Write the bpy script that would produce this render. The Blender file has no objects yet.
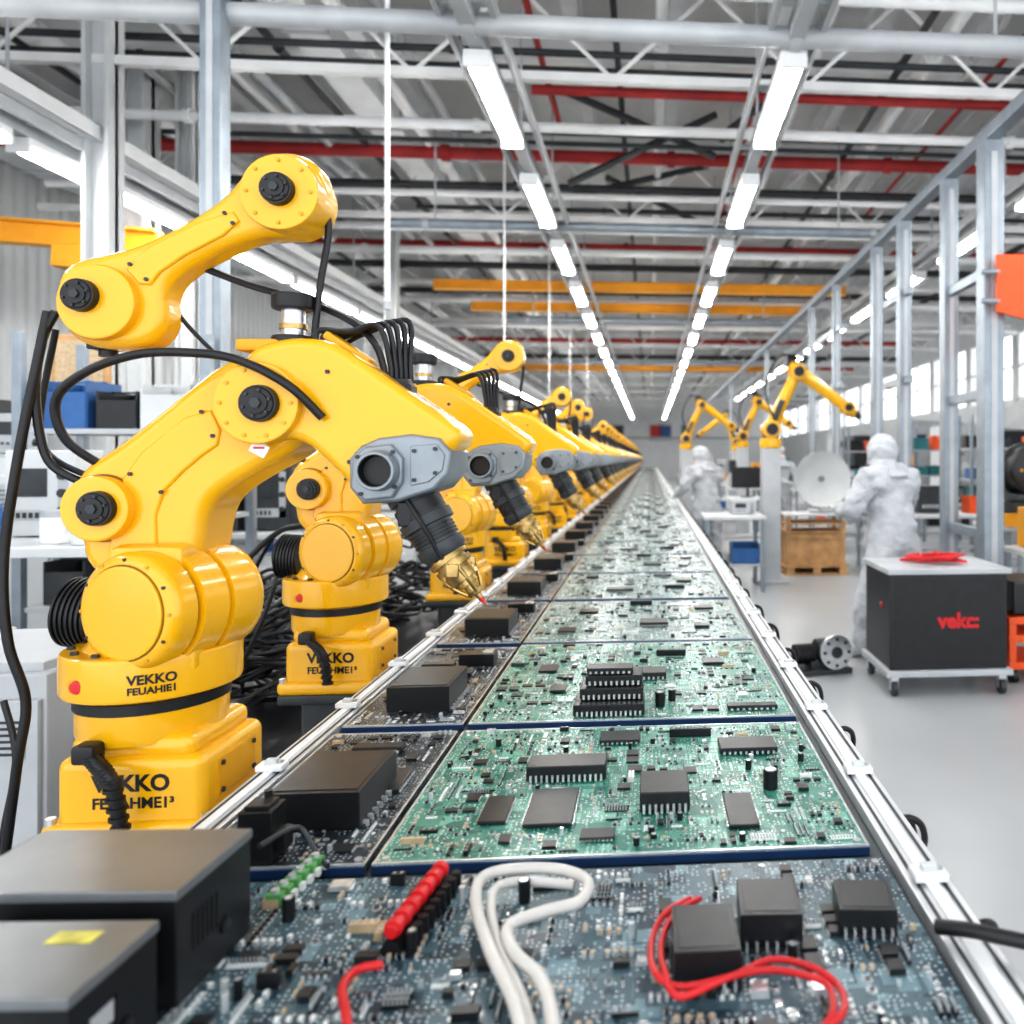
import bpy, bmesh, math, random
from mathutils import Vector, Matrix
random.seed(4)
S=bpy.context.scene
COL=S.collection
T=.08
# ------------------------------------------------------------ materials
def nt(name):
    m=bpy.data.materials.new(name); m.use_nodes=True
    n=m.node_tree.nodes; l=m.node_tree.links
    return m,n,l,n['Principled BSDF']
def mat(name,c,rough=.5,metal=0,var=.12,scale=6,emit=0,bump=0,coat=0,bd=.01):
    m,n,l,b=nt(name)
    b.inputs['Roughness'].default_value=rough; b.inputs['Metallic'].default_value=metal
    if coat: b.inputs['Coat Weight'].default_value=coat; b.inputs['Coat Roughness'].default_value=.08
    if emit:
        b.inputs['Base Color'].default_value=(*c,1)
        b.inputs['Emission Color'].default_value=(*c,1); b.inputs['Emission Strength'].default_value=emit
        return m
    tc=n.new('ShaderNodeTexCoord'); no=n.new('ShaderNodeTexNoise'); no.inputs['Scale'].default_value=scale; no.inputs['Detail'].default_value=4
    l.new(tc.outputs['Object'],no.inputs['Vector'])
    r=n.new('ShaderNodeValToRGB'); r.color_ramp.elements[0].position=.3; r.color_ramp.elements[1].position=.7
    r.color_ramp.elements[0].color=(*[x*(1-var) for x in c],1); r.color_ramp.elements[1].color=(*[min(1,x*(1+var)) for x in c],1)
    l.new(no.outputs['Fac'],r.inputs['Fac']); l.new(r.outputs['Color'],b.inputs['Base Color'])
    if bump:
        bp=n.new('ShaderNodeBump'); bp.inputs['Strength'].default_value=bump; bp.inputs['Distance'].default_value=bd
        l.new(no.outputs['Fac'],bp.inputs['Height']); l.new(bp.outputs['Normal'],b.inputs['Normal'])
    return m
def pcbmat(name,base,trace,pad,amount=.5,padamt=.44):
    m,n,l,b=nt(name)
    tc=n.new('ShaderNodeTexCoord')
    def mix(f,a,c):
        x=n.new('ShaderNodeMix'); x.data_type='RGBA'
        l.new(f,x.inputs[0])
        if isinstance(a,tuple): x.inputs[6].default_value=(*a,1)
        else: l.new(a,x.inputs[6])
        x.inputs[7].default_value=(*c,1); return x.outputs[2]
    def step(o,t,gt=True):
        x=n.new('ShaderNodeMath'); x.operation='GREATER_THAN' if gt else 'LESS_THAN'; l.new(o,x.inputs[0]); x.inputs[1].default_value=t; return x.outputs[0]
    def mul(a,c):
        x=n.new('ShaderNodeMath'); x.operation='MULTIPLY'; l.new(a,x.inputs[0]); l.new(c,x.inputs[1]); return x.outputs[0]
    v=n.new('ShaderNodeTexVoronoi'); v.distance='CHEBYCHEV'; v.inputs['Scale'].default_value=22; l.new(tc.outputs['Object'],v.inputs['Vector'])
    w=n.new('ShaderNodeMath'); w.operation='MULTIPLY'; w.inputs[1].default_value=13; l.new(v.outputs['Distance'],w.inputs[0])
    fr=n.new('ShaderNodeMath'); fr.operation='FRACT'; l.new(w.outputs[0],fr.inputs[0])
    no=n.new('ShaderNodeTexNoise'); no.inputs['Scale'].default_value=9; l.new(tc.outputs['Object'],no.inputs['Vector'])
    tr=mul(step(fr.outputs[0],.64),step(no.outputs['Fac'],.62-amount*.3))
    c1=mix(tr,base,trace)
    v2=n.new('ShaderNodeTexVoronoi'); v2.distance='CHEBYCHEV'; v2.inputs['Scale'].default_value=130; v2.inputs['Randomness'].default_value=.35; l.new(tc.outputs['Object'],v2.inputs['Vector'])
    no2=n.new('ShaderNodeTexNoise'); no2.inputs['Scale'].default_value=17; l.new(tc.outputs['Object'],no2.inputs['Vector'])
    pd=mul(step(v2.outputs['Distance'],.2,False),step(no2.outputs['Fac'],padamt))
    c2=mix(pd,c1,pad)
    l.new(c2,b.inputs['Base Color']); b.inputs['Roughness'].default_value=.33
    return m
M={}
M['yel']=mat('yellow_paint',(.88,.455,.004),.25,0,.04,3,coat=.5)
M['yel2']=mat('yellow_paint_dull',(.72,.36,.006),.42,0,.1,3)
M['seam']=mat('dark_seam',(.22,.11,.005),.6,0,.1,30)
M['blk']=mat('black_rubber',(.008,.008,.010),.42,0,.3,20)
M['blkp']=mat('black_plastic',(.010,.011,.013),.36,0,.3,12)
M['dgrey']=mat('dark_grey',(.045,.05,.055),.42,.3,.2,10)
M['grey']=mat('grey_cast_metal',(.27,.30,.33),.36,.45,.12,14,bump=.25,bd=.002)
M['steel']=mat('brushed_steel',(.62,.63,.65),.28,.9,.12,25)
M['alu']=mat('aluminium_rail',(.70,.72,.74),.34,.5,.08,15)
M['brass']=mat('brass',(.46,.32,.13),.32,.95,.35,40)
M['white']=mat('white_paint',(.82,.83,.84),.42,0,.05,5)
M['offw']=mat('offwhite_panel',(.62,.64,.65),.5,0,.06,4)
M['beamw']=mat('beam_off_white',(.76,.76,.76),.55,0,.12,2)
M['lgrey']=mat('light_grey_paint',(.46,.48,.50),.45,.1,.1,4)
M['frame']=mat('galvanised_frame',(.28,.32,.36),.4,.5,.12,8)
M['red']=mat('red_paint',(.60,.015,.02),.38,0,.1,8)
M['redpipe']=mat('red_pipe_paint',(.33,.02,.02),.5,0,.2,3)
M['orange']=mat('orange_paint',(.80,.10,.015),.45,0,.1,6)
M['amber']=mat('amber_beam_paint',(.80,.36,.02),.5,0,.1,3)
M['blue']=mat('blue_plastic',(.03,.12,.32),.4,0,.15,6)
M['teal']=mat('teal_plastic',(.03,.18,.20),.4,0,.15,6)
M['tan']=mat('tan_ceramic',(.50,.38,.24),.5,0,.2,40)
M['silver']=mat('solder_silver',(.76,.79,.80),.25,.6,.15,60)
M['cwhite']=mat('component_white',(.76,.78,.76),.5,0,.1,40)
M['cgreen']=mat('terminal_green',(.10,.33,.10),.45,0,.15,40)
M['wood']=mat('pine_wood',(.50,.29,.13),.65,0,.25,7)
M['suit']=mat('white_coverall_cloth',(.50,.52,.55),.85,0,.05,9,bump=.9,bd=.045)
M['skin']=mat('skin',(.55,.33,.24),.55,0,.06,12)
M['cable']=mat('white_cable_sheath',(.62,.60,.57),.45,0,.05,20)
M['chip']=mat('chip_epoxy',(.016,.018,.020),.38,0,.25,30)
M['mat_']=mat('dark_bench_mat',(.03,.04,.05),.45,0,.25,15)
M['bluedge']=mat('blue_board_edge',(.012,.04,.11),.4,0,.1,15)
M['tube']=mat('fluorescent_diffuser',(1,.985,.96),.5,emit=44)
M['yl']=mat('yellow_sticker',(.62,.56,.12),.5,0,.35,60)
M['screen']=mat('grey_lid_metal',(.22,.23,.24),.3,.4,.12,9)
M['pcb']=pcbmat('green_circuit_board',(.012,.16,.115),(.16,.43,.33),(.68,.78,.72),.7,.46)
M['pcbf']=pcbmat('green_grey_circuit_board',(.03,.12,.105),(.27,.38,.36),(.68,.73,.72),.8,.42)
M['pcbd']=pcbmat('dark_circuit_board',(.02,.03,.04),(.09,.12,.13),(.50,.54,.54),.4)
M['pcbb']=pcbmat('blue_grey_circuit_board',(.018,.045,.065),(.15,.25,.29),(.50,.58,.62),.7,.44)
# ------------------------------------------------------------ mesh builder
class MB:
    def __init__(s): s.v=[];s.f=[];s.m=[];s.mats=[];s.wn=False
    def mi(s,k):
        if k not in s.mats: s.mats.append(k)
        return s.mats.index(k)
    def add(s,vs,fs,k):
        o=len(s.v); i=s.mi(k)
        s.v+= [tuple(p) for p in vs]
        for f in fs: s.f.append([a+o for a in f]); s.m.append(i)
    def merge(s,b,lc=(0,0,0)):
        o=len(s.v); s.v+=[(p[0]+lc[0],p[1]+lc[1],p[2]+lc[2]) for p in b.v]; s.wn=s.wn or b.wn
        for f,mi in zip(b.f,b.m): s.f.append([a+o for a in f]); s.m.append(s.mi(b.mats[mi]))
    def bm(s,b,k):
        b.verts.index_update(); s.wn=True
        s.add([p.co[:] for p in b.verts],[[q.index for q in f.verts] for f in b.faces],k); b.free()
    def box(s,c,d,k,bev=0,rot=None,seg=2):
        if bev<=0:
            hx,hy,hz=d[0]/2,d[1]/2,d[2]/2
            vs=[Vector((x*hx,y*hy,z*hz)) for x in(-1,1) for y in(-1,1) for z in(-1,1)]
            if rot is not None: vs=[rot@p for p in vs]
            vs=[p+Vector(c) for p in vs]
            s.add(vs,[(0,1,3,2),(4,6,7,5),(0,4,5,1),(2,3,7,6),(0,2,6,4),(1,5,7,3)],k); return
        b=bmesh.new(); bmesh.ops.create_cube(b,size=1)
        for p in b.verts: p.co=Vector((p.co.x*d[0],p.co.y*d[1],p.co.z*d[2]))
        bmesh.ops.bevel(b,geom=b.edges[:],offset=bev,segments=seg,affect='EDGES',profile=.5,clamp_overlap=True)
        for p in b.verts:
            q=p.co
            if rot is not None: q=rot@q
            p.co=q+Vector(c)
        s.bm(b,k)
    def lathe(s,p0,p1,prof,k,n=24):
        p0=Vector(p0);p1=Vector(p1); a=(p1-p0); L=a.length; a=a.normalized()
        t=Vector((0,0,1)) if abs(a.z)<.9 else Vector((1,0,0))
        e=a.cross(t).normalized(); g=a.cross(e)
        vs=[];fs=[]
        for (h,r) in prof:
            for i in range(n):
                q=2*math.pi*i/n; vs.append(p0+a*h+(e*math.cos(q)+g*math.sin(q))*r)
        for j in range(len(prof)-1):
            for i in range(n):
                i2=(i+1)%n; fs.append((j*n+i,j*n+i2,(j+1)*n+i2,(j+1)*n+i))
        fs.append(tuple(range(n-1,-1,-1))); fs.append(tuple((len(prof)-1)*n+i for i in range(n)))
        s.add(vs,fs,k)
    def cyl(s,p0,p1,r0,k,r1=None,n=24,bev=0):
        if r1 is None:r1=r0
        L=(Vector(p1)-Vector(p0)).length
        if bev: prof=[(0,r0-bev),(bev*.3,r0-bev*.3),(bev,r0),(L-bev,r1),(L-bev*.3,r1-bev*.3),(L,r1-bev)]; s.wn=True
        else: prof=[(0,r0),(L,r1)]
        s.lathe(p0,p1,prof,k,n)
    def ribs(s,p0,p1,r,k,cnt,n=20,depth=.12):
        L=(Vector(p1)-Vector(p0)).length; prof=[(0,r*.8)]
        for i in range(cnt):
            a=L*i/cnt; st=L/cnt
            prof+= [(a+st*.1,r),(a+st*.55,r),(a+st*.65,r*(1-depth)),(a+st*.98,r*(1-depth))]
        s.lathe(p0,p1,prof,k,n)
    def sph(s,c,r,k,n=20,m=12,sc=(1,1,1)):
        vs=[];fs=[]
        for j in range(m+1):
            ph=math.pi*j/m
            for i in range(n):
                q=2*math.pi*i/n
                vs.append((c[0]+r*sc[0]*math.sin(ph)*math.cos(q),c[1]+r*sc[1]*math.sin(ph)*math.sin(q),c[2]+r*sc[2]*math.cos(ph)))
        for j in range(m):
            for i in range(n):
                i2=(i+1)%n; fs.append((j*n+i,(j+1)*n+i,(j+1)*n+i2,j*n+i2))
        s.add(vs,fs,k)
    def tube(s,pts,r,k,n=8,sub=6,taper=None):
        P=[Vector(p) for p in pts]
        Q=[]
        if len(P)>2 and sub>1:
            for i in range(len(P)-1):
                a=P[max(i-1,0)];b=P[i];c=P[i+1];d=P[min(i+2,len(P)-1)]
                for j in range(sub):
                    t=j/sub
                    Q.append(.5*((2*b)+(c-a)*t+(2*a-5*b+4*c-d)*t*t+(3*b-a-3*c+d)*t**3))
            Q.append(P[-1])
        else: Q=P
        vs=[];fs=[];prev=None
        for i,p in enumerate(Q):
            d=(Q[min(i+1,len(Q)-1)]-Q[max(i-1,0)])
            d=d.normalized() if d.length>1e-9 else Vector((0,0,1))
            if prev is None:
                t=Vector((0,0,1)) if abs(d.z)<.9 else Vector((1,0,0)); e=d.cross(t).normalized()
            else:
                e=(prev-d*prev.dot(d)); e=e.normalized() if e.length>1e-6 else prev
            prev=e; g=d.cross(e)
            rr=r if taper is None else r+(taper-r)*i/(len(Q)-1)
            for j in range(n):
                q=2*math.pi*j/n; vs.append(p+(e*math.cos(q)+g*math.sin(q))*rr)
        for i in range(len(Q)-1):
            for j in range(n):
                j2=(j+1)%n; fs.append((i*n+j,i*n+j2,(i+1)*n+j2,(i+1)*n+j))
        fs.append(tuple(range(n-1,-1,-1))); fs.append(tuple((len(Q)-1)*n+i for i in range(n)))
        s.add(vs,fs,k)
    def prism(s,poly,y0,y1,k,bev=4,smooth=2,seg=3):
        P=[Vector((p[0],0,p[1])) for p in poly]
        for _ in range(smooth):
            Q=[]
            for i in range(len(P)):
                a=P[i];b=P[(i+1)%len(P)]; Q+= [a*.75+b*.25,a*.25+b*.75]
            P=Q
        b=bmesh.new()
        v0=[b.verts.new((p.x,y0,p.z)) for p in P]; v1=[b.verts.new((p.x,y1,p.z)) for p in P]
        f0=b.faces.new(v0); f1=b.faces.new(v1[::-1])
        for i in range(len(P)):
            j=(i+1)%len(P); b.faces.new((v0[j],v0[i],v1[i],v1[j]))
        bmesh.ops.recalc_face_normals(b,faces=b.faces[:])
        if bev:
            ed=list(set(f0.edges[:]+f1.edges[:]))
            bmesh.ops.bevel(b,geom=ed,offset=bev,segments=seg,affect='EDGES',profile=.5,clamp_overlap=True)
        s.bm(b,k)
    def mesh(s,name,scale=1,ang=38):
        me=bpy.data.meshes.new(name)
        me.from_pydata([(a*scale,b*scale,c*scale) for a,b,c in s.v],[],s.f)
        for k in s.mats: me.materials.append(M[k])
        me.polygons.foreach_set('material_index',s.m)
        me.polygons.foreach_set('use_smooth',[True]*len(s.f))
        b=bmesh.new(); b.from_mesh(me); bmesh.ops.recalc_face_normals(b,faces=b.faces[:]); b.to_mesh(me); b.free()
        me.set_sharp_from_angle(angle=math.radians(ang))
        me.update()
        if s.wn and len(s.f)<60000:
            N=[Vector() for _ in range(len(me.vertices))]
            sharp=set()
            for e in me.edges:
                if e.use_edge_sharp: sharp.add((min(e.vertices),max(e.vertices)))
            sv=set(); [sv.update(e) for e in sharp]
            for p in me.polygons:
                nn=p.normal*p.area
                for v in p.vertices: N[v]+=nn
            cn=me.corner_normals
            ln=[cn[i].vector.copy() for i in range(len(me.loops))]
            for p in me.polygons:
                for li in p.loop_indices:
                    v=me.loops[li].vertex_index
                    if v not in sv and N[v].length>0: ln[li]=N[v].normalized()
            me.normals_split_custom_set([tuple(q) for q in ln])
        return me
def mk(name,data,parent=None,loc=(0,0,0),rot=(0,0,0),label=None,cat=None,group=None,kind=None,scale=None):
    o=bpy.data.objects.new(name,data); COL.objects.link(o)
    o.location=loc;o.rotation_euler=rot
    if scale: o.scale=scale
    if parent: o.parent=parent
    if label:o['label']=label
    if cat:o['category']=cat
    if group:o['group']=group
    if kind:o['kind']=kind
    return o
def thing(name,label,cat,loc=(0,0,0),rot=(0,0,0),group=None,mb=None,kind=None):
    return mk(name,mb.mesh(name) if mb else None,None,loc,rot,label,cat,group,kind)
def copytree(root,loc,rot=None,label=None):
    def rec(o,par):
        c=o.copy(); COL.objects.link(c)
        if par: c.parent=par; c.matrix_parent_inverse=o.matrix_parent_inverse.copy()
        for ch in o.children: 
            if ch is not c: rec(ch,c)
        return c
    c=rec(root,None); c.location=loc
    if rot is not None: c.rotation_euler=rot
    if label: c['label']=label
    return c
def part(root,name,mb,scale=1,label=None,**kw):
    return mk(name,mb.mesh(name,scale),root,label=label,**kw)
def textmesh(txt,size,off=.0,ext=.001,key='blk'):
    cu=bpy.data.curves.new('t','FONT'); cu.body=txt; cu.size=size; cu.align_x='CENTER'; cu.align_y='CENTER'; cu.extrude=ext; cu.offset=off; cu.resolution_u=3
    o=bpy.data.objects.new('t',cu); COL.objects.link(o)
    bpy.context.view_layer.update()
    dg=bpy.context.evaluated_depsgraph_get()
    me=bpy.data.meshes.new_from_object(o.evaluated_get(dg)); bpy.data.objects.remove(o)
    me.materials.clear(); me.materials.append(M[key]); return me
# ------------------------------------------------------------ camera/world
cam=bpy.data.cameras.new('camera'); co=bpy.data.objects.new('camera',cam); COL.objects.link(co); S.camera=co
co.location=(0,0,1.5); co.rotation_euler=(math.radians(90),0,-math.atan(T))
cam.sensor_width=36; cam.lens=800/1024*36; cam.shift_x=-.197; cam.shift_y=-.0527
cam.dof.use_dof=True; cam.dof.focus_distance=1.8; cam.dof.aperture_fstop=3.0; cam.clip_start=.05; cam.clip_end=200
w=bpy.data.worlds.new('world'); S.world=w; w.use_nodes=True
w.node_tree.nodes['Background'].inputs[0].default_value=(.93,.965,1,1); w.node_tree.nodes['Background'].inputs[1].default_value=1.9
S.view_settings.view_transform='Standard'
try: S.view_settings.look='Medium High Contrast'
except Exception:
    try: S.view_settings.look='Standard - Medium High Contrast'
    except Exception: pass
S.view_settings.exposure=.16
# ------------------------------------------------------------ room
M['floor']=mat('epoxy_floor',(.42,.435,.445),.28,0,.08,.8)
M['deck']=mat('ceiling_deck',(.80,.80,.80),.7,0,.15,.5)
def corr(name,c,sc):
    m,n,l,b=nt(name); tc=n.new('ShaderNodeTexCoord'); wv=n.new('ShaderNodeTexWave'); wv.bands_direction='Y'; wv.inputs['Scale'].default_value=sc
    l.new(tc.outputs['Object'],wv.inputs['Vector']); bp=n.new('ShaderNodeBump'); bp.inputs['Strength'].default_value=.8; bp.inputs['Distance'].default_value=.05
    l.new(wv.outputs['Fac'],bp.inputs['Height']); l.new(bp.outputs['Normal'],b.inputs['Normal']); b.inputs['Base Color'].default_value=(*c,1); b.inputs['Roughness'].default_value=.5
    return m
M['wallp']=corr('corrugated_wall',(.60,.62,.63),1.5)
XL,XR,YF,ZC=-8.5,9.5,56,6.3
def struct(name,c,d,k):
    b=MB(); b.box((0,0,0),d,k); return mk(name,b.mesh(name),None,c,kind='structure')
struct('floor',((XL+XR)/2,27,-.05),(XR-XL+.4,60,.1),'floor')
struct('ceiling',((XL+XR)/2,27,ZC+.05),(XR-XL+.4,60,.1),'deck')
struct('wall_left',(XL-.1,27,ZC/2),(.2,58,ZC),'wallp')
struct('wall_far',((XL+XR)/2,YF+.1,ZC/2),(XR-XL,.2,ZC),'white')
struct('trim_1',((XL+XR)/2,YF-.05,2.9),(XR-XL,.1,.15),'lgrey')
struct('wall_right',(XR+.1,27,1.5),(.2,58,3.0),'offw')
struct('trim_2',(XR+.1,27,5.55),(.2,58,1.5),'offw')
for i in range(19):  # uprights between the added window openings
    y=-1.5+i*3.1
    b=MB(); b.box((0,0,0),(.22,.3,1.8),'offw',.01); mk('trim_%d'%(3+i),b.mesh('added_mullion'),None,(XR+.1,y,3.9),kind='structure')
for i in range(18):  # open window bays added to let world light in as side fill
    y=.05+i*3.1
    b=MB()
    for z in (-.87,0,.87): b.box((0,0,z),(.06,2.8,.06),'white')
    for yy in (-1.38,0,1.38): b.box((0,yy,0),(.06,.06,1.76),'white')
    mk('window_%d'%(i+1),b.mesh('window_frame'),None,(XR+.05,y,3.9),kind='structure')
# ------------------------------------------------------------ ceiling services
def beamI(L,h,wd,k,axis='x'):
    b=MB(); t=h*.1
    f=(lambda c,d:b.box((c[0],c[1],c[2]),d,k)) 
    if axis=='x':
        f((0,0,h/2-t/2),(L,wd,t)); f((0,0,-h/2+t/2),(L,wd,t)); f((0,0,0),(L,wd*.15,h-2*t))
    else:
        f((0,0,h/2-t/2),(wd,L,t)); f((0,0,-h/2+t/2),(wd,L,t)); f((0,0,0),(wd*.15,L,h-2*t))
    return b
first=None
for i in range(21):
    y=3.0+i*2.5
    if first is None: first=thing('roof_beam','pale grey steel I-beam under the roof deck','beam',(.5,y,5.55),group='roof cross beams',mb=beamI(17.6,.34,.2,'beamw'))
    else: copytree(first,(.5,y,5.55))
first=None
for i in range(17):
    x=-7.9+i*1.02
    if first is None: first=thing('roof_joist','white painted roof joist running along the hall','beam',(x,28,5.92),group='roof joists',mb=beamI(54,.34,.14,'white','y'))
    else: copytree(first,(x,28,5.92))
first=None
for i in range(12):
    b=MB()
    if first is None:
        for z in(0,.75): b.box((0,0,z),(16,.07,.07),'beamw')
        for j in range(20):
            x0=-8+j*.8; p=(x0,0,0 if j%2 else .75); q=(x0+.8,0,.75 if j%2 else 0)
            b.tube([p,q],.018,'beamw',6)
        first=thing('roof_truss','off-white lattice roof truss spanning the hall','truss',(.5,6.6+i*3.9,4.6),group='roof trusses',mb=b)
    else: copytree(first,(.5,6.6+i*3.9,4.6))
def pipe(name,p0,p1,r,k,label,cat='pipe',n=14,flange=True):
    p0=Vector(p0);p1=Vector(p1);b=MB();d=p1-p0
    b.cyl((0,0,0),d,r,k,n=n)
    if flange:
        m=max(1,int(d.length/3))
        for i in range(1,m+1):
            c=d*(i/(m+1)); u=d.normalized()*r*.6; b.cyl(c-u,c+u,r*1.35,k,n=n)
    return thing(name,label,cat,p0,mb=b)
for (y,x0,x1,z,r) in [(9.4,-7.5,8,5.0,.07),(7.6,-1.1,8,4.95,.045),(13.6,-6,8,5.05,.06),(18,-6,8,5.0,.06),(24,-6,8,5.0,.06),(31,-6,8,5.0,.07)]:
    pipe('sprinkler_pipe',(x0,y,z),(x1,y-.03,z),r,'redpipe','red painted sprinkler pipe below the roof beams')
for (x,z,y0,y1,r) in [(3.3,5.22,6,12,.025),(-1.0,5.2,6.5,9,.03),(1.1,5.22,8,14,.03)]:
    pipe('sprinkler_pipe',(x,y0,z),(x,y1,z),r,'redpipe','thin red sprinkler branch pipe along the hall')
for (y,x0,x1,z,r) in [(6.9,-7,9,4.95,.03),(7.2,-7,9,4.95,.03),(8.3,-2,9,4.85,.045),(8.5,-7,9,4.8,.025),(10.2,-7,9,4.9,.05),(10.6,-3,9,4.75,.03),(11.6,-7,9,4.9,.05),(12,-5,4,4.9,.03),(14.4,-7,9,4.9,.06),(16.6,-7,9,4.9,.06),(20.5,-7,9,4.9,.05),(4.4,-7,9,5.2,.03),(5.2,-7,9,5.2,.04),(5.7,-7,2,5.2,.03),(27,-7,9,4.9,.08)]:
    pipe('conduit_pipe',(x0,y,z),(x1,y,z),r,'dgrey','dark conduit pipe crossing below the roof')
for (y,x0,x1,z,r) in [(7.9,-7,9,4.72,.05),(9.9,-7,9,4.7,.04),(11.0,-7,9,4.6,.05),(12.6,-7,9,4.7,.06),(16,-7,9,4.6,.06),(19,-7,9,4.6,.07),(6.0,-7,9,5.0,.05)]:
    pipe('white_pipe',(x0,y,z),(x1,y,z),r,'white','white painted pipe crossing below the roof')
for (x,z,r,k) in [(-6.4,5.2,.04,'dgrey'),(-5.9,5.0,.05,'lgrey'),(-5.6,5.2,.03,'dgrey'),(-5.2,5.1,.08,'white'),(-4.7,5.15,.04,'lgrey'),(-3.9,5.15,.06,'white'),(-3.6,5.05,.05,'lgrey'),(-3.2,5.05,.035,'dgrey'),(-2.5,5.1,.06,'white'),(-2.2,5.2,.04,'lgrey'),(-1.7,5.2,.03,'dgrey'),(2.3,5.1,.035,'dgrey'),(2.6,5.2,.07,'white'),(4.6,5.1,.05,'white'),(5.4,5.0,.06,'lgrey'),(0.1,5.2,.05,'white'),(-.3,5.25,.03,'dgrey'),(1.5,5.2,.05,'white'),(3.0,5.2,.03,'lgrey'),(6.3,5.1,.05,'dgrey')]:
    pipe('service_pipe',(x,1.5,z),(x,50,z),r,k,'long service pipe running the length of the hall')
b=MB(); b.box((0,0,0),(.5,46,.4),'lgrey',.02)
for i in range(22): b.box((0,-22+i*2.1,0),(.54,.05,.44),'steel')
thing('air_duct','rectangular galvanised air duct under the roof','duct',(-7.3,26,5.17),mb=b)
b=MB(); b.box((0,0,0),(.35,40,.28),'white',.01)
for i in range(20): b.box((0,-19+i*2,0),(.38,.04,.31),'lgrey')
thing('air_duct','slim white air duct under the roof','duct',(-2.9,24,5.24),mb=b)
b=MB(); b.cyl((0,0,0),(0,40,0),.2,'lgrey',n=24)
for i in range(20): b.cyl((0,i*2+.9,0),(0,i*2+.96,0),.212,'steel',n=24)
thing('round_duct','round galvanised ventilation duct under the roof','duct',(4.0,6,5.17),mb=b)
for i,(x0,z0,x1,z1,y) in enumerate([(-.9,5.4,.7,4.75,8.6),(-.9,4.55,.75,5.38,9.0),(-.6,5.4,.9,4.7,11.2),(.7,4.75,1.5,5.38,8.1),(-1.0,4.9,.9,5.38,10.5)]):
    pipe('brace_strut',(x0,y,z0),(x1,y,z1),.04,'dgrey','dark diagonal bracing strut',cat='strut',n=6,flange=False)
for (y,z,x0,x1) in [(13.7,4.4,-3.6,3.4),(15.6,4.4,-3.4,3.2),(26,4.4,-5,5)]:
    b=beamI(x1-x0,.16,.16,'amber'); thing('crane_beam','amber painted overhead crane beam','beam',((x0+x1)/2,y,z),mb=b)
b=beamI(2.6,.22,.16,'amber'); b.cyl((-.8,0,-.3),(-.8,0,-.1),.12,'blk'); b.box((.6,0,-.2),(.35,.2,.22),'amber',.02)
thing('jib_crane','amber jib crane boom with black hoist','crane',(-5.9,7.9,3.6),rot=(0,.06,0),mb=b)
# ------------------------------------------------------------ portal frame
def post(x,y,z0,z1,wd,label='galvanised square portal post on a foot plate'):
    b=MB(); b.box((0,0,(z1-z0)/2),(wd,wd,z1-z0),'frame',.01)
    b.box((0,0,.012),(wd*2.2,wd*2.2,.024),'frame',.004)
    b.box((0,-wd/2-.003,(z1-z0)/2),(wd*.3,.006,z1-z0-.2),'lgrey')
    return thing('portal_post',label,'post',(x,y,z0),mb=b,group='portal posts')
PX=2.62
for y,wd in [(6.2,.16),(7.05,.13),(8.3,.13),(9.3,.12),(11.3,.11),(13,.1),(18,.1),(26,.1)]: post(PX,y-T*PX,0,3.94,wd)
post(-2.53,4.8+T*2.62-.12,0,5.38,.12)
b=MB(); b.box((0,23,0),(.12,46,.1),'frame',.01); thing('gantry_side_beam','long galvanised beam on top of the posts','beam',(PX,-1,3.99),mb=b)
for y,z in ((6.3,2.0),(6.3,2.95),(8.1,2.3),(8.1,3.2),(11.0,2.5),(11,3.3),(6.3,.9)):
    L=.75 if y<7 else(.85 if y<9 else 1.55)
    b=MB(); b.box((0,L/2,0),(.06,L,.08),'frame',.006); thing('cross_brace','short galvanised brace between two posts','beam',(PX,y-.22,z),mb=b,group='post braces')
for y,th,x0,x1 in ((4.95,.13,-6.5,2.7),(9.2,.11,-2.9,2.7),(15.4,.11,-2.7,2.7),(22,.11,-2.7,2.7)):
    b=MB(); b.cyl((x0,0,0),(x1,0,0),th/2,'frame' if y>5 else 'lgrey',n=20)
    for x in (x0+.4,-1.09,.91,x1-.1): b.cyl((x-.03,0,0),(x+.03,0,0),th*.6,'lgrey',n=20)
    for x in (x0+.5,x1-.5): b.cyl((x,0,0),(x,0,1.245),.012,'lgrey',n=8)
    thing('gantry_cross_pipe','thick light grey cross pipe of the gantry','pipe',(0,y,4.13),mb=b)
for y in (5.1,9.1,13.1,16.5,21):
    b=MB(); b.cyl((0,0,0),(0,0,3.3),.016 if y<6 else .012,'white',n=10); b.cyl((0,0,-.03),(0,0,.02),.024,'lgrey',n=12); b.cyl((0,0,3.25),(0,0,3.3),.06,'lgrey')
    thing('hanging_rod','thin white service rod hanging from the roof','rod',(-1.62,y,2.45),mb=b,group='hanging rods')
for (x,y,wd) in [(-4.95,8.2,.26),(-4.55,8.3,.16),(-6.3,12,.3),(-6.3,18,.3),(-6.3,26,.3),(-3.9,12.5,.18),(-4.25,6.6,.2)]:
    b=MB(); b.box((0,0,2.68),(wd,wd*.25,5.36),'offw',.006)
    b.box((-wd*.42,0,2.68),(wd*.16,wd,5.36),'offw',.006); b.box((wd*.42,0,2.68),(wd*.16,wd,5.36),'offw',.006); b.box((0,0,.02),(wd*1.6,wd*1.6,.04),'offw')
    thing('steel_column','off-white steel column holding the roof','column',(x,y,0),mb=b,group='steel columns')
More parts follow.
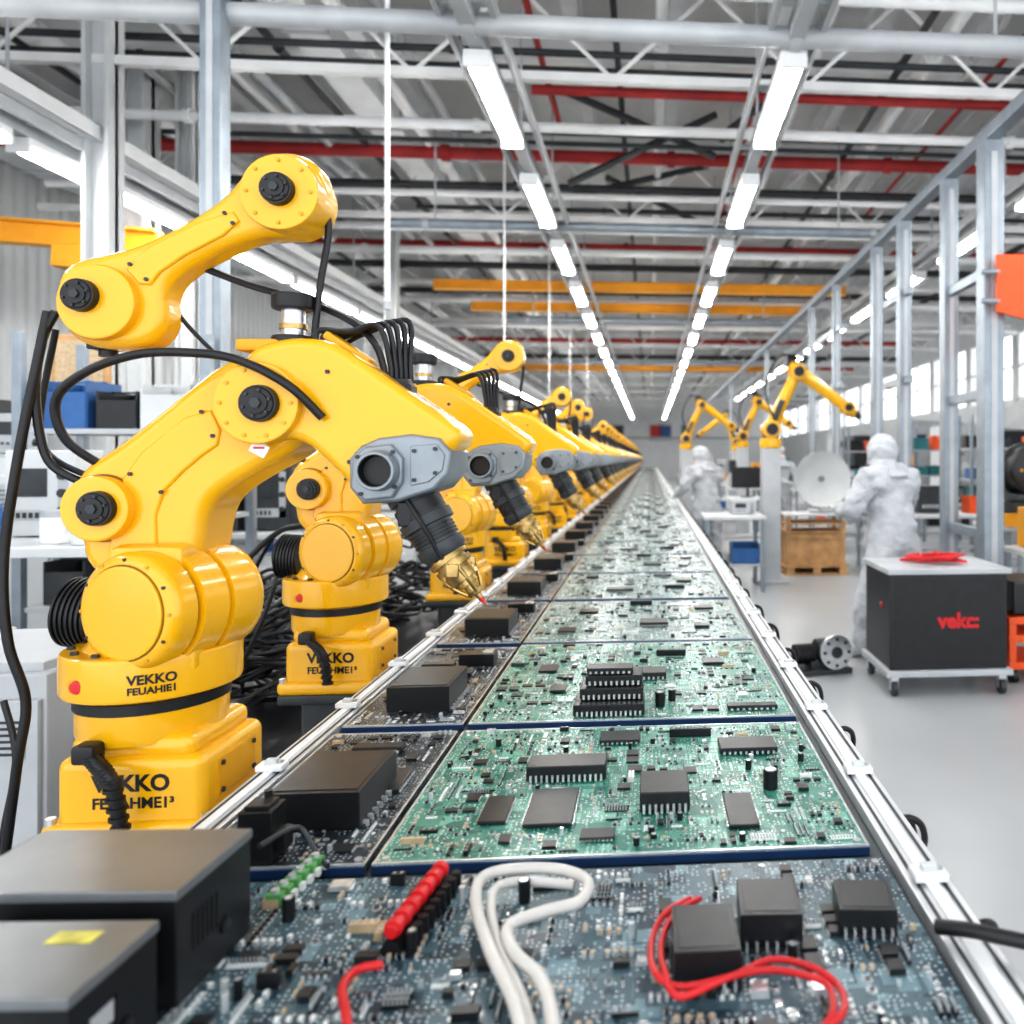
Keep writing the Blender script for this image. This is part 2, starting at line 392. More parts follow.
# ------------------------------------------------------------ lights
def fixture(L,w_):
    r=thing('ceiling_light','white linear fluorescent fixture with glowing diffuser','light',(0,0,0),group='linear ceiling lights')
    b=MB(); b.box((0,0,.05),(w_+.04,L+.06,.06),'white',.01); b.box((0,L/2+.02,.0),(w_+.04,.03,.07),'white',.005); b.box((0,-L/2-.02,.0),(w_+.04,.03,.07),'white',.005)
    part(r,'housing',b)
    b=MB(); b.cyl((0,-L/2,0),(0,L/2,0),w_/2,'tube',n=12)
    b.v=[(x,y,z*.55) for x,y,z in b.v]
    part(r,'diffuser',b); return r
fx=fixture(1.3,.13); fl=fixture(2.0,.12)
rows=[(-1.09,4.0,2.9,22),(.91,4.0,2.75,22),(-4.5,3.72,2.0,20),(3.75,4.02,4.2,14)]
used={id(fx):False,id(fl):False}
for x,z,y0,n in rows:
    f_=fl if x==-4.5 else fx
    for i in range(n):
        p=(x,y0+.72+i*2.2,z)
        if not used[id(f_)]: f_.location=p; used[id(f_)]=True
        else: copytree(f_,p)
for x,z,y0,n in rows:
    L=n*2.2+1
    b=MB(); b.box((0,L/2,0),(.1,L,.12),'lgrey',.008); 
    for sx in(-.16,.16): b.box((sx,L/2,.03),(.035,L,.09),'lgrey'); 
    for i in range(int(L/1.1)): b.box((0,i*1.1+.3,.03),(.32,.05,.03),'lgrey')
    for i in range(int(L/2.2)): b.cyl((0,i*2.2+.2,.05),(0,i*2.2+.2,5.3-z),.012,'lgrey',n=6)
    if x==-4.5:
        b.box((-.05,L/2,.10),(.62,L,.03),'white'); b.box((.26,L/2,.14),(.03,L,.11),'white'); b.box((-.36,L/2,.14),(.03,L,.11),'white')
    thing('light_rail','grey suspended rail carrying the light fixtures','rail',(x,y0-.6,z+.15),mb=b)
# ------------------------------------------------------------ robots
SC=1.57/800
def R(u,v,y=0):
    x=u-165.
    for _ in range(4):
        k=1+(y+T*x)/800; x=485+(u-650)*k
    return Vector((x,y,367-(v-458)*k))
def RP(poly,y): return [(lambda p:(p.x,p.z))(R(u,v,y)) for u,v in poly]
def bolt(b,p,r=3,k='dgrey',h=3): b.cyl(p+Vector((0,-h,0)),p,r,k,n=6)
def capbolt(c,r):
    b=MB(); b.lathe(c,c+Vector((0,14,0)),[(0,r*.55),(0.1,r*.6),(1.5,r*.62),(1.6,r*.85),(3,r*.9),(3.2,r),(14,r*1.05)],'blk',24)
    for i in range(6):
        a=i*math.pi/3+.3; b.cyl(c+Vector((r*.72*math.cos(a),-.5,r*.72*math.sin(a))),c+Vector((r*.72*math.cos(a),3,r*.72*math.sin(a))),r*.09,'dgrey',n=6)
    b.cyl(c-Vector((0,2,0)),c,r*.3,'dgrey',n=6); return b
def robot_parts(top=True):
    P={}
    b=MB(); b.box((6,0,52),(132,120,76),'yel',11,seg=4); b.box((4,0,96),(112,108,24),'yel',10,seg=3); b.box((6,0,22),(150,134,20),'yel',7,seg=3)
    for sx in(-62,74):
        for sy in (-60,60): b.cyl((sx,sy,30),(sx,sy,37),4.5,'steel',n=8)
    b.box((72.5,0,60),(1.5,70,36),'yel2',.5)
    for yy in(-30,30):
        for zz in(47,73): b.cyl((73,yy,zz),(75.5,yy,zz),2.6,'dgrey',n=6)
    P['base']=b
    b=MB(); b.lathe((-6,0,100),(-6,0,146),[(0,62),(6,64),(30,64),(34,60),(46,60)],'yel',40); P['turntable']=b
    b=MB(); b.cyl((-6,0,129),(-6,0,139),65.5,'blk',n=40); P['seal_ring']=b
    b=MB(); b.cyl((-6,0,142),(-6,0,184),76,'yel',n=44,bev=5); b.cyl((-6,0,182),(-6,0,200),60,'yel',r1=46,n=36)
    for i in range(14):
        a=i*math.pi/7; b.cyl((-6+66*math.cos(a),66*math.sin(a),183),(-6+66*math.cos(a),66*math.sin(a),187),3.5,'dgrey',n=6)
    P['rotating_flange']=b
    f=R(127,613,-70); ax=Vector((.28,.96,0)).normalized()
    b=MB(); L=122
    b.lathe(f,f+ax*L,[(0,45),(1.5,49),(4,52.5),(8,54.5),(12,55),(26,55),(27,51),(31,51),(32,57.5),(60,57.5),(61,53),(66,53),(67,57.5),(96,57),(108,54),(116,47),(122,36)],'yel',48)
    b.lathe(f+ax*27.5,f+ax*31,[(0,51.4),(3,51.4)],'seam',48); b.lathe(f+ax*61.5,f+ax*65,[(0,53.4),(3,53.4)],'seam',48)
    b.lathe(f-ax*3,f,[(0,40),(1,43),(3,43)],'yel',40); b.lathe(f-ax*.3,f,[(0,44.5),(.3,44.5)],'seam',40)
    b.box(f+ax*60+Vector((-10,0,40)),(70,80,40),'yel',10); b.box(f+ax*55+Vector((0,0,-45)),(70,60,30),'yel',5)
    e=Vector((-ax.y,ax.x,0))
    for i in range(12):
        a=i*math.pi/6; c=f+ax*2.6+e*48.5*math.cos(a)+Vector((0,0,48.5*math.sin(a)))
        b.cyl(c,c+ax*-2.4,1.7,'dgrey' if i%2 else 'yel2',n=6)
    P['shoulder_joint']=b
    m0=R(112,613,22);m1=R(77,611,22)
    b=MB(); b.ribs(m1,m0,35,'blk',7,32,.06); b.cyl(m1-Vector((5,0,0)),m1,26,'blkp',n=24)
    for i in range(6):
        a=i*math.pi/3; b.cyl(m1+Vector((-7,20*math.cos(a),20*math.sin(a))),m1+Vector((0,20*math.cos(a),20*math.sin(a))),2.4,'dgrey',n=6)
    P['drive_motor']=b
    b=MB(); q=R(83,686,-68); b.cyl(q,q+Vector((0,-5,0)),6.5,'red',n=16,bev=2); b.cyl(q+Vector((0,5,0)),q,10,'yel2',n=16); P['stop_button']=b
    b=MB()
    poly=[(72,508),(72,484),(86,464),(110,450),(150,420),(195,382),(222,362),(255,352),(292,366),(314,398),(310,432),(290,455),(250,475),(215,498),(205,520),(200,560),(178,588),(118,592),(84,566),(80,535)]
    b.prism(RP(poly,-32),-32,40,'yel',14,seg=5)
    b.prism(RP([(122,470),(208,400),(228,440),(196,462),(158,500),(160,560),(118,566),(108,545),(132,508)],-35),-35,-28,'yel',3,1)
    for (u,v) in ((134,474),(205,412),(216,436),(165,492),(153,552),(118,556)): bolt(b,R(u,v,-35),2.1,h=2)
    c=R(97,509,-47); b.cyl(c,c+Vector((0,16,0)),31,'yel',n=36,bev=3); b.cyl(c+Vector((0,14,0)),c+Vector((0,15.4,0)),32.5,'seam',n=36)
    c=R(258,403,-56); b.cyl(c,c+Vector((0,28,0)),39,'yel',n=40,bev=3)
    for i in range(10):
        a=i*math.pi/5; bolt(b,c+Vector((32*math.cos(a),.5,32*math.sin(a))),1.9,'yel2',2)
    P['lower_arm']=b
    P['joint_cap_a']=capbolt(R(95,509,-57),16); P['joint_cap_b']=capbolt(R(258,403,-66),17)
    b=MB()
    poly=[(238,372),(248,348),(285,336),(326,338),(348,350),(402,388),(450,420),(464,434),(456,450),(420,470),(378,494),(354,490),(328,462),(300,438),(262,442),(234,415)]
    b.prism(RP(poly,-48),-46,20,'yel',15,2,seg=6)
    for (u,v) in ((330,372),(352,462)): bolt(b,R(u,v,-46),2.2,h=2)
    c=R(270,347,-12); b.box(c,(48,30,12),'yel2',3)
    rt=Matrix.Rotation(math.radians(34),3,'Y')
    b.box(R(352,350,-12),(52,22,9),'yel2',3,rot=rt)
    c=R(262,449,-47.5); b.box(c,(16,1.5,12),'cwhite',.4,rot=Matrix.Rotation(.5,3,'Y')); b.box(c+Vector((0,-.9,1)),(10,.8,2),'red'); 
    P['forearm']=b
    b=MB()
    poly=[(351,488),(351,458),(362,446),(380,438),(412,434),(440,438),(452,452),(450,474),(436,490),(400,502),(364,504)]
    b.prism(RP(poly,-54),-54,26,'grey',4,0)
    b.prism(RP([(352,488),(354,458),(366,447),(392,444),(404,458),(404,482),(394,498),(366,501)],-60),-60,-50,'grey',3,0)
    b.prism(RP([(412,446),(438,444),(446,455),(444,470),(430,482),(412,486)],-56),-56,-50,'grey',1,0)
    for (u,v) in ((416,451),(437,449),(437,473),(416,480)): bolt(b,R(u,v,-56),2)
    for (u,v) in ((360,457),(395,452),(397,487),(363,494)): bolt(b,R(u,v,-60),2)
    P['wrist_housing']=b
    b=MB(); c=R(376,471,-74)
    b.lathe(c,c+Vector((0,14,0)),[(14,19.5),(2,18.5),(0,17.5),(0,15.5),(1,14.8)],'grey',32); b.f.pop(); b.m.pop()
    b.lathe(c+Vector((0,.9,0)),c+Vector((0,14,0)),[(0,14.9),(10,13.5)],'blk',32)
    del b.f[-2]; del b.m[-2]
    P['port_socket']=b
    b=MB(); g0=R(408,484,-22);g1=R(448,556,-25); d=(g1-g0); Lg=d.length
    q_=.84
    b.lathe(g0,g1,[(0,27*q_),(Lg*.12,29*q_),(Lg*.2,29*q_),(Lg*.21,25*q_),(Lg*.26,25*q_),(Lg*.27,28*q_),(Lg*.45,28*q_),(Lg*.46,31*q_),(Lg*.58,31*q_),(Lg*.59,26*q_),(Lg*.82,25*q_),(Lg*.83,28*q_),(Lg*.92,28*q_),(Lg,23*q_)],'dgrey',32)
    b.ribs(g0+d*.62,g0+d*.8,27*q_,'blk',4,28); b.lathe(g0+d*.28,g0+d*.44,[(0,28.6*q_),(d.length*.15,28.6*q_)],'blk',28)
    b.lathe(g0+d*.93,g0+d*.97,[(0,25*q_),(d.length*.04,24*q_)],'steel',28)
    u=d.normalized(); sd_=u.cross(Vector((0,1,0))).normalized()
    b.box(g0+d*.4+Vector((-10,-20,0)),(14,8,24),'blk',2)
    b.tube([g0+d*.2+Vector((0,-25,0)),g0+d*.5+Vector((3,-30,0)),g1+Vector((0,-20,0))],2.2,'blk',8,5)
    P['tool_spindle']=b
    b=MB(); h=R(486,602,-25); d2=(h-g1); u=d2.normalized(); L2=d2.length
    b.lathe(g1,h,[(0,19),(2,20),(6,20),(6.2,16),(9,16),(9.2,19),(15,19),(15.2,14),(19,14),(19.2,17),(L2*.5,16),(L2*.51,11),(L2*.6,11),(L2*.61,7),(L2*.72,7),(L2*.73,9),(L2*.8,8),(L2*.82,3.5),(L2,1.6)],'brass',24)
    side=u.cross(Vector((0,1,0))).normalized(); fr=side.cross(u)
    for q4 in range(4):
        dv=side*math.cos(q4*math.pi/2+.4)+fr*math.sin(q4*math.pi/2+.4)
        q=g1+u*10+dv*15; b.tube([q,q+u*14+dv*1,q+u*26-dv*3,q+u*36-dv*8],2.1,'brass',8,3)
        b.cyl(q,q+u*8,3.4,'brass',n=8)
    b.box(g1+u*20+side*15,(9,8,11),'brass',1.5); b.box(g1+u*24-side*13,(8,11,8),'dgrey',1.5); b.box(g1+u*16+Vector((0,-16,0)),(12,7,14),'brass',2)
    b.cyl(g1+d2*.9,g1+d2*1.03,3,'red',r1=1.2,n=10)
    P['nozzle']=b
    b=MB(); c=R(296,347,-8)
    b.cyl(c-Vector((0,0,6)),c+Vector((0,0,10)),20,'blk',n=24,bev=2); b.cyl(c+Vector((0,0,10)),c+Vector((0,0,36)),11,'steel',n=20); b.cyl(c+Vector((0,0,17)),c+Vector((0,0,22)),13,'brass',n=20)
    b.cyl(c+Vector((0,0,36)),c+Vector((0,0,52)),20,'blk',n=24,bev=3); P['rotary_coupling']=b
    b=MB(); c=R(403,399,-8); b.box(c+Vector((0,0,2)),(26,24,24),'blk',2); b.box(c+Vector((0,0,14)),(20,20,12),'blkp',2)
    P['cable_plug']=b
    b=MB()
    for i in range(5):
        e=c+Vector((-8+4*i,-6+3*i,16)); st=R(322+7*i,346+3*i,-20+9*i)
        mid=(e+st)/2+Vector((10+2*i,0,34+3*i))
        b.tube([e,e+Vector((-1,0,20)),mid+Vector((12,0,4)),mid+Vector((-16,0,-2)),st+Vector((-2,0,14)),st-Vector((0,0,10))],2.9,'blk',8,6)
    P['hose_bundle']=b
    b=MB(); c=R(92,752,-70); b.box(c,(20,20,18),'blk',4); 
    pp=[c+Vector((6,-4,-4)),c+Vector((20,-12,-12)),R(116,785,-84),R(124,826,-80)]
    b.tube(pp,6,'blk',10,8)
    for i in range(14):
        t=i/13; q=pp[0].lerp(pp[1],t*3) if t<.33 else (pp[1].lerp(pp[2],(t-.33)*3) if t<.66 else pp[2].lerp(pp[3],(t-.66)*3)); 
        b.cyl(q-Vector((0,0,1.6)),q+Vector((0,0,1.6)),8,'blk',n=12)
    P['base_hose']=b
    b=MB(); b.tube([R(325,418,-50),R(290,385,-62),R(240,360,-60),R(190,353,-58),R(140,355,-56),R(90,372,-54),R(60,400,-50),R(70,440,-40),R(110,468,-20)],4.2,'blk',10,7); P['arm_cable']=b
    b=MB(); b.box((6,0,-190),(100,90,400),'dgrey',8); b.box((6,0,5),(150,130,16),'dgrey',4); b.box((6,0,-388),(160,140,18),'dgrey',4); P['pedestal']=b
    if top:
        b=MB()
        poly=[(56,300),(58,274),(74,260),(100,254),(135,246),(185,222),(225,196),(243,172),(262,154),(290,149),(316,160),(326,186),(322,212),(303,231),(280,236),(255,236),(215,252),(175,276),(164,296),(168,320),(155,344),(120,350),(84,346),(60,325)]
        b.prism(RP(poly,-28),-28,12,'yel',12,seg=5)
        b.prism(RP([(122,262),(232,207),(245,226),(168,266),(148,292)],-31),-31,-24,'yel',2.5,1)
        for (u_,v_) in ((134,265),(228,214),(236,224),(150,280)): bolt(b,R(u_,v_,-31),2,h=2)
        c=R(281,192,-38); b.cyl(c,c+Vector((0,52,0)),37,'yel',n=40,bev=3)
        for i in range(8):
            a=i*math.pi/4; bolt(b,c+Vector((30*math.cos(a),.5,30*math.sin(a))),1.9,'yel2',2)
        c=R(98,302,-38); b.cyl(c,c+Vector((0,52,0)),36,'yel',n=36,bev=4)
        b.box(R(112,346,-5),(26,26,10),'blk',2); b.cyl(R(112,346,-5)-Vector((0,0,11)),R(112,346,-5),8,'blk',n=14)
        P['overhead_arm']=b
        P['joint_cap_c']=capbolt(R(78,294,-49),15); P['joint_cap_d']=capbolt(R(276,187,-49),15)
        b=MB(); b.tube([R(324,196,0),R(331,230,0),R(322,290,-5),R(316,345,-8)],3.6,'blk',8,6)
        b.tube([R(166,292,0),R(190,325,5),R(222,358,10)],2.2,'blk',8,6)
        b.tube([R(205,268,0),R(250,285,10),R(300,300,10),R(350,320,0),R(380,350,-8),R(392,405,-10)],3.6,'blk',8,6)
        b.tube([R(60,312,-20),R(45,345,-20),R(40,400,-20),R(52,460,-15),R(85,482,-10)],4,'blk',8,6)
        P['overhead_cable']=b
    return P
RX=-485*SC; RZ=.78
def parts_to_things(P,label,ring=False):
    r=thing('robot_arm',label,'robot',(0,0,0),group='yellow robots beside the assembly table')
    for nm,b in P.items():
        n2=nm
        for sfx in('_a','_b','_c','_d'):
            if nm.endswith(sfx): n2=nm[:-2]
        lab={'seal_ring':'black rubber ring','drive_motor':'black finned motor','wrist_housing':'grey cast metal housing','nozzle':'brass nozzle with red tip','tool_spindle':'dark grey cylindrical spindle','pedestal':'dark grey pedestal column'}.get(n2)
        part(r,n2,b,SC,label=lab)
    for tx,sz,z,y,x in (('VEKKO',21,66,-60.4,8),('FEUAHME1\u00b3',14,48,-60.4,10)):
        me=textmesh(tx,sz*SC,off=.0013 if sz>15 else .0007,ext=.0003); mk('lettering',me,r,(x*SC,y*SC,z*SC),(math.pi/2,0,0),label='black printed lettering')
    if ring:
        for tx,sz,z in (('VEKKO',12,164),('FEUAHIE1',9,154)):
            me=textmesh(tx,sz*SC,off=.0008 if sz>10 else .0006,ext=0.0003)
            for v in me.vertices:
                a=v.co.x/(76.5*SC)+.5; rr=(76.3)*SC; zz=v.co.y; dz=v.co.z
                v.co=Vector((-6*SC+(rr+dz)*math.sin(a),-(rr+dz)*math.cos(a),z*SC+zz))
            mk('lettering',me,r,label='black printed lettering')
    return r
def ry(d): return d-T*RX
PT=robot_parts(True); PN=robot_parts(False)
r1=parts_to_things(PT,'large yellow jointed robot arm with overhead arm and brass nozzle',True); r1.location=(RX,ry(1.57),RZ)
r2=parts_to_things(PN,'yellow jointed robot arm reaching over the circuit boards'); r2.location=(RX,ry(2.48),RZ)
r3=copytree(r1,(RX,ry(4.03),RZ)); r3['label']='yellow jointed robot arm with raised overhead arm'
b=MB()
b.tube([R(52,312,-20),R(40,370,-24),R(22,460,-26),R(8,560,-26),R(12,640,-26),R(30,700,-20),R(22,760,-20),R(10,850,-10),R(-10,1000,30)],4.4,'blk',10,8)
b.tube([R(60,330,0),R(45,440,0),R(95,478,-10)],3,'blk',8,8)
b.tube([R(8,700,20),R(20,760,10),R(5,850,0),R(-10,1000,30)],3,'blk',8,8)
part(r1,'hanging_cable',b,SC,label='thick black cable hanging to the floor')
mer=MB()
for nm,b in PT.items(): mer.merge(b)
fm=mer.mesh('robot_arm_small',SC)
mer=MB()
for nm,b in PN.items(): mer.merge(b)
fn=mer.mesh('robot_arm_plain',SC)
ds=[5.3]
rv=random.Random(6)
while ds[-1]<49: ds.append(ds[-1]+rv.uniform(1.05,1.45))
for i,dd in enumerate(ds):
    az=rv.uniform(-.12,.12)
    if i==0: copytree(r2,(RX,ry(dd),RZ),(0,0,.04),label='yellow jointed robot arm in the row of robots')
    elif i<3: copytree(r3,(RX-.02,ry(dd),RZ),(0,0,az))
    else:
        tp=rv.random()<.6
        mk('robot_arm',fm if tp else fn,None,(RX-.03,ry(dd),RZ),rot=(0,0,az),label='yellow jointed robot arm with raised overhead arm, further down the row' if tp else 'yellow jointed robot arm further down the row',cat='robot',group='yellow robots beside the assembly table')
# ------------------------------------------------------------ table
TL,TRr=-.745,.425
tab=thing('assembly_table','long aluminium-railed assembly table carrying circuit boards','table',(0,0,0))
Y0,Y1=.35,49.
b=MB(); b.box(((TL+TRr)/2,(Y0+Y1)/2,.858),(TRr-TL-.06,Y1-Y0,.05),'mat_'); part(tab,'bed',b)
for x0,x1 in ((TL,-.692),(.362,TRr)):
    b=MB(); xm=(x0+x1)/2; ww=x1-x0
    b.box((xm,(Y0+Y1)/2,.875),(ww,Y1-Y0,.055),'alu',.003)
    b.box((xm,(Y0+Y1)/2,.904),(ww*.3,Y1-Y0,.006),'white',.001); b.box((xm+ww*.3,(Y0+Y1)/2,.9028),(ww*.08,Y1-Y0,.002),'dgrey'); b.box((xm-ww*.3,(Y0+Y1)/2,.9028),(ww*.08,Y1-Y0,.002),'dgrey')
    b.box((xm,(Y0+Y1)/2,.80),(ww*.8,Y1-Y0,.1),'lgrey',.004)
    part(tab,'side_rail',b,label='pale aluminium edge rail')
lg=None
for i in range(25):
    for x in (TL+.05,TRr-.05):
        b=MB()
        if lg is None:
            b.box((0,0,.4),(.05,.05,.8),'alu',.004); b.cyl((0,0,0),(0,0,.03),.04,'blk'); lg=part(tab,'leg',b); lg.location=(x,Y0+.1+i*2,0)
        else:
            c=lg.copy(); COL.objects.link(c); c.location=(x,Y0+.1+i*2,0)
cl=MB(); cl.box((0,0,.0),(.05,.034,.012),'white',.003); cl.box((0,0,.009),(.022,.016,.01),'offw',.002); cl.cyl((.016,0,.005),(.016,0,.011),.005,'steel',n=8)
cme=cl.mesh('rail_clamp')
for i in range(50):
    for x in((TL-.692)/2,(.362+TRr)/2):
        mk('rail_clamp',cme,tab,(x,.72+i*.385+(.1 if x<0 else 0),.912),label='small white clamp')
lb=MB(); lb.tube([(-.006,0,.0),(.015,.0,.004),(.036,.012,-.012),(.046,.035,-.05),(.042,.07,-.095),(.022,.09,-.11),(-.012,.1,-.09)],.006,'blk',10,6); lb.box((0,0,.0),(.014,.02,.016),'blkp',.003); lb.tube([(-.002,.025,-.005),(.025,.035,-.02),(.03,.055,-.07),(-.008,.075,-.1)],.004,'blk',8,6)
lme=lb.mesh('cable_loop')
rv=random.Random(2)
for i in range(44):
    mk('cable_loop',lme,None,(TRr,.98+i*.385+rv.uniform(-.04,.04),.885),rot=(0,0,rv.uniform(-.2,.2)),label='black cable looping off the table rail',cat='cable',group='cable loops along the rail')
# ------------------------------------------------------------ circuit boards
def comps(wd,dp,n,seed,keep=(),pale=0.,hs=1.,sz=1.):
    rnd=random.Random(seed); b=MB(); cell=.006; occ=set(); cnt=0
    for (a,c,w2,h2) in keep:
        for i in range(int((a-w2/2-.004)/cell)-1,int((a+w2/2+.004)/cell)+2):
            for j in range(int((c-h2/2-.004)/cell)-1,int((c+h2/2+.004)/cell)+2): occ.add((i,j))
    def free(x,y,l,w_):
        cs=[(i,j) for i in range(math.floor((x-l/2)/cell),math.floor((x+l/2)/cell)+1) for j in range(math.floor((y-w_/2)/cell),math.floor((y+w_/2)/cell)+1)]
        if any(q in occ for q in cs): return False
        if abs(x)+l/2>wd/2-.01 or y-w_/2<.014 or y+w_/2>dp-.012: return False
        occ.update(cs); return True
    tries=0
    while cnt<n and tries<n*6:
        tries+=1
        X=rnd.uniform(-wd/2,wd/2); Y=rnd.uniform(0,dp); t=rnd.random(); hor=rnd.random()<.5; rowx=rnd.random()<.5
        if tries<40: t=.5+rnd.random()*.14
        k=rnd.choice(['tan','blkp','blkp','cwhite','silver','chip','dgrey'])
        if rnd.random()<pale: k=rnd.choice(['cwhite','silver','tan'])
        if t<.5: kind='r'; l,w_,h=rnd.uniform(.006,.011)*sz,rnd.uniform(.0035,.0055)*sz,rnd.uniform(.002,.004)*hs; num=rnd.randint(2,8)
        elif t<.64: kind='i'; l=rnd.uniform(.014,.036)*sz; w_=l*rnd.uniform(.45,1); h=rnd.uniform(.003,.005)*hs; num=rnd.randint(1,3)
        elif t<.70: kind='c'; l=w_=rnd.uniform(.006,.012)*sz; h=rnd.uniform(.006,.014)*hs; num=rnd.randint(1,3)
        elif t<.86: kind='p'; l=rnd.choice([.02,.03,.045])*sz; w_=.004; h=.006*hs; num=rnd.randint(1,3)
        elif t<.95: kind='b'; l=rnd.uniform(.015,.04)*sz; w_=rnd.uniform(.007,.012)*sz; h=rnd.uniform(.005,.011)*hs; num=1
        else: kind='s'; l=rnd.uniform(.01,.016); w_=l; h=.003; num=rnd.randint(1,2)
        if hor: dl,dw=l,w_
        else: dl,dw=w_,l
        for q in range(num):
            x=X+(q*(dl+.0045) if rowx else 0); y=Y+(0 if rowx else q*(dw+.0045))
            if not free(x,y,dl,dw): continue
            cnt+=1
            if kind=='r':
                b.box((x,y,h/2),(dl*(.6 if hor else 1),dw*(1 if hor else .6),h),k)
                b.box((x,y,h*.46),(dl*(1 if hor else .94),dw*(.94 if hor else 1),h*.9),'silver')
            elif kind=='i':
                b.box((x,y,h/2+.001),(dl*.86,dw*.86,h),'silver' if rnd.random()<pale*.5 else 'chip'); b.box((x,y,.0016),(dl,dw*.72,.0015),'silver')
            elif kind=='c':
                kk_='silver' if rnd.random()<.6 else 'blkp'; b.cyl((x,y,0),(x,y,h),l/2,kk_,n=10); b.cyl((x,y,h),(x,y,h+.0005),l*.42,'silver',n=10)
            elif kind=='p':
                m_=int(l/.0048)
                b.box((x,y,h*.2),(dl,dw,h*.35),'blkp' if k in('blkp','chip','dgrey') else 'cwhite')
                for j in range(m_):
                    o_=-l/2+.0024+j*.0048
                    b.box((x+(o_ if hor else 0),y+(0 if hor else o_),h*.5),(.0018,.0018,h),'silver')
            elif kind=='b':
                b.box((x,y,h/2),(dl,dw,h),k); m_=max(2,int(l/.008))
                for j in range(m_):
                    o_=-l/2+l*(j+.5)/m_
                    b.box((x+(o_ if hor else 0),y+(0 if hor else o_),h+.0003),(.003,.003,.001),'silver' if k!='silver' else 'blkp')
            else:
                b.cyl((x,y,0),(x,y,.002),l*.45,'silver',n=12); b.cyl((x,y,.002),(x,y,.0035),l*.25,'dgrey',n=8)
    return b
def chip(l,w_,h,pins,axis='x',k='chip'):
    b=MB(); b.box((0,0,h/2+.003),(l,w_,h),k,min(.002,h*.2),seg=1)
    for i in range(pins):
        t=-.5+(i+.5)/pins
        for s_ in(-1,1):
            if axis=='x': b.box((t*l*.95,s_*(w_/2+.0015),.003+h*.2),(l/pins*.4,.003,h*.45),'silver')
            else: b.box((s_*(l/2+.0015),t*w_*.95,.003+h*.2),(.003,w_/pins*.4,h*.45),'silver')
    b.cyl((-l*.4,-w_*.35,h+.003),(-l*.4,-w_*.35,h+.0034),l*.02,'dgrey',n=8)
    return b
def board(name,label,cat,wd,dp,k,loc,chips,ncomp,seed,group,extra=None,th=.012,hs=1.,merge=False,pale=0.,sz=1.,rim=True):
    r=thing(name,label,cat,loc,group=group)
    b=MB(); b.box((0,dp/2,-th/2),(wd,dp,th),k)
    b.box((0,-.002,-th/2),(wd*1.0,.004,th),'bluedge')
    if rim:
        b.box((0,.003,.001),(wd,.005,.003),'silver'); b.box((0,dp-.003,.001),(wd,.004,.002),'silver')
        for sx in(-1,1): b.box((sx*(wd/2-.002),dp/2,.001),(.004,dp,.002),'silver')
    for sx in(-1,1):
        for yy in (.018,dp-.015): b.cyl((sx*(wd/2-.015),yy,0),(sx*(wd/2-.015),yy,.003),.006,'silver',n=12)
    part(r,'substrate',b)
    allb=[(b,(0,0,0))]
    for q in chips:
        (x,y,l,w_,h,p,ax)=q[:7]; z0=q[7] if len(q)>7 else 0
        c=chip(l,w_,h,p,ax); mk('chip',c.mesh('chip'),r,(x,y,z0)); allb.append((c,(x,y,z0)))
    if extra:
        for nm,eb,lc in extra: mk(nm,eb.mesh(nm),r,lc); allb.append((eb,lc))
    keep=[(q[0],q[1],q[2],q[3]) for q in chips]+[(lc[0],lc[1],.09 if nm=='pin_header' else .024,.018) for nm,eb,lc in (extra or [])]
    c=comps(wd,dp,ncomp,seed,keep,hs=hs,pale=pale,sz=sz); o=part(r,'small_components',c); o['kind']='stuff'; allb.append((c,(0,0,0)))
    if merge:
        m=MB()
        for bb,lc in allb: m.merge(bb,lc)
        m.wn=False
        return r,m.mesh(name+'_m')
    return r
ZT=.897
BX=-.035; BW=.75
def cap(r,h): 
    b=MB(); b.cyl((0,0,0),(0,0,h),r,'blkp',n=20,bev=r*.15); b.cyl((0,0,h-.0002),(0,0,h+.0004),r*.7,'silver',n=16); return b
def L1(u,v,h=0):
    d=(.603-h)*800/(v-458); x=(u-650)*d/800; return x-BX,d-T*x-1.22
ch=[]
for (u0,u1,v0,v1,h,p,ax) in [(527,606,770,783,.028,14,'x'),(523,572,793,829,.006,12,'y'),(640,690,790,814,.034,8,'x'),(729,760,797,830,.007,10,'y'),(478,506,800,826,.006,10,'y'),(720,778,743,755,.012,10,'x'),(600,640,735,745,.008,8,'x'),(580,615,832,842,.005,8,'x')]:
    x0,y0=L1(u0,v1);x1,y1=L1(u1,v1); xb,yb=L1(u0,v0)
    ch.append(((x0+x1)/2,(y0+yb)/2,x1-x0,max(.02,yb-y0),h,p,ax))
ex=[('capacitor',cap(.0135,.035),(*L1(770,787),0)),('capacitor',cap(.006,.018),(*L1(748,768),0)),('capacitor',cap(.006,.016),(*L1(800,760),0)),('capacitor',cap(.006,.015),(*L1(500,745),0))]
hb=MB(); hb.box((0,0,.009),(.09,.016,.018),'blkp',.002)
for i in range(9): hb.box((-.036+i*.009,0,.02),(.003,.006,.008),'silver')
ex.append(('pin_header',hb,(*L1(690,735),0)))
board('circuit_board','green circuit board with large black chips and a capacitor','circuit board',BW,.585,'pcb',(BX,1.22,ZT),ch,900,1,'green circuit boards',ex,sz=.92,pale=.15)
ch2=[(-.06,.075,.165,.10,.026,14,'x'),(-.055,.095,.15,.075,.024,12,'x',.030),(-.05,.105,.135,.06,.022,10,'x',.058),(-.06,.105,.11,.05,.012,8,'x',.084),(.02,.36,.12,.07,.018,9,'x'),(.28,.06,.12,.03,.010,8,'x'),(-.25,.45,.05,.07,.006,8,'y'),(.22,.5,.06,.06,.006,8,'y'),(-.2,.25,.04,.06,.006,8,'y')]
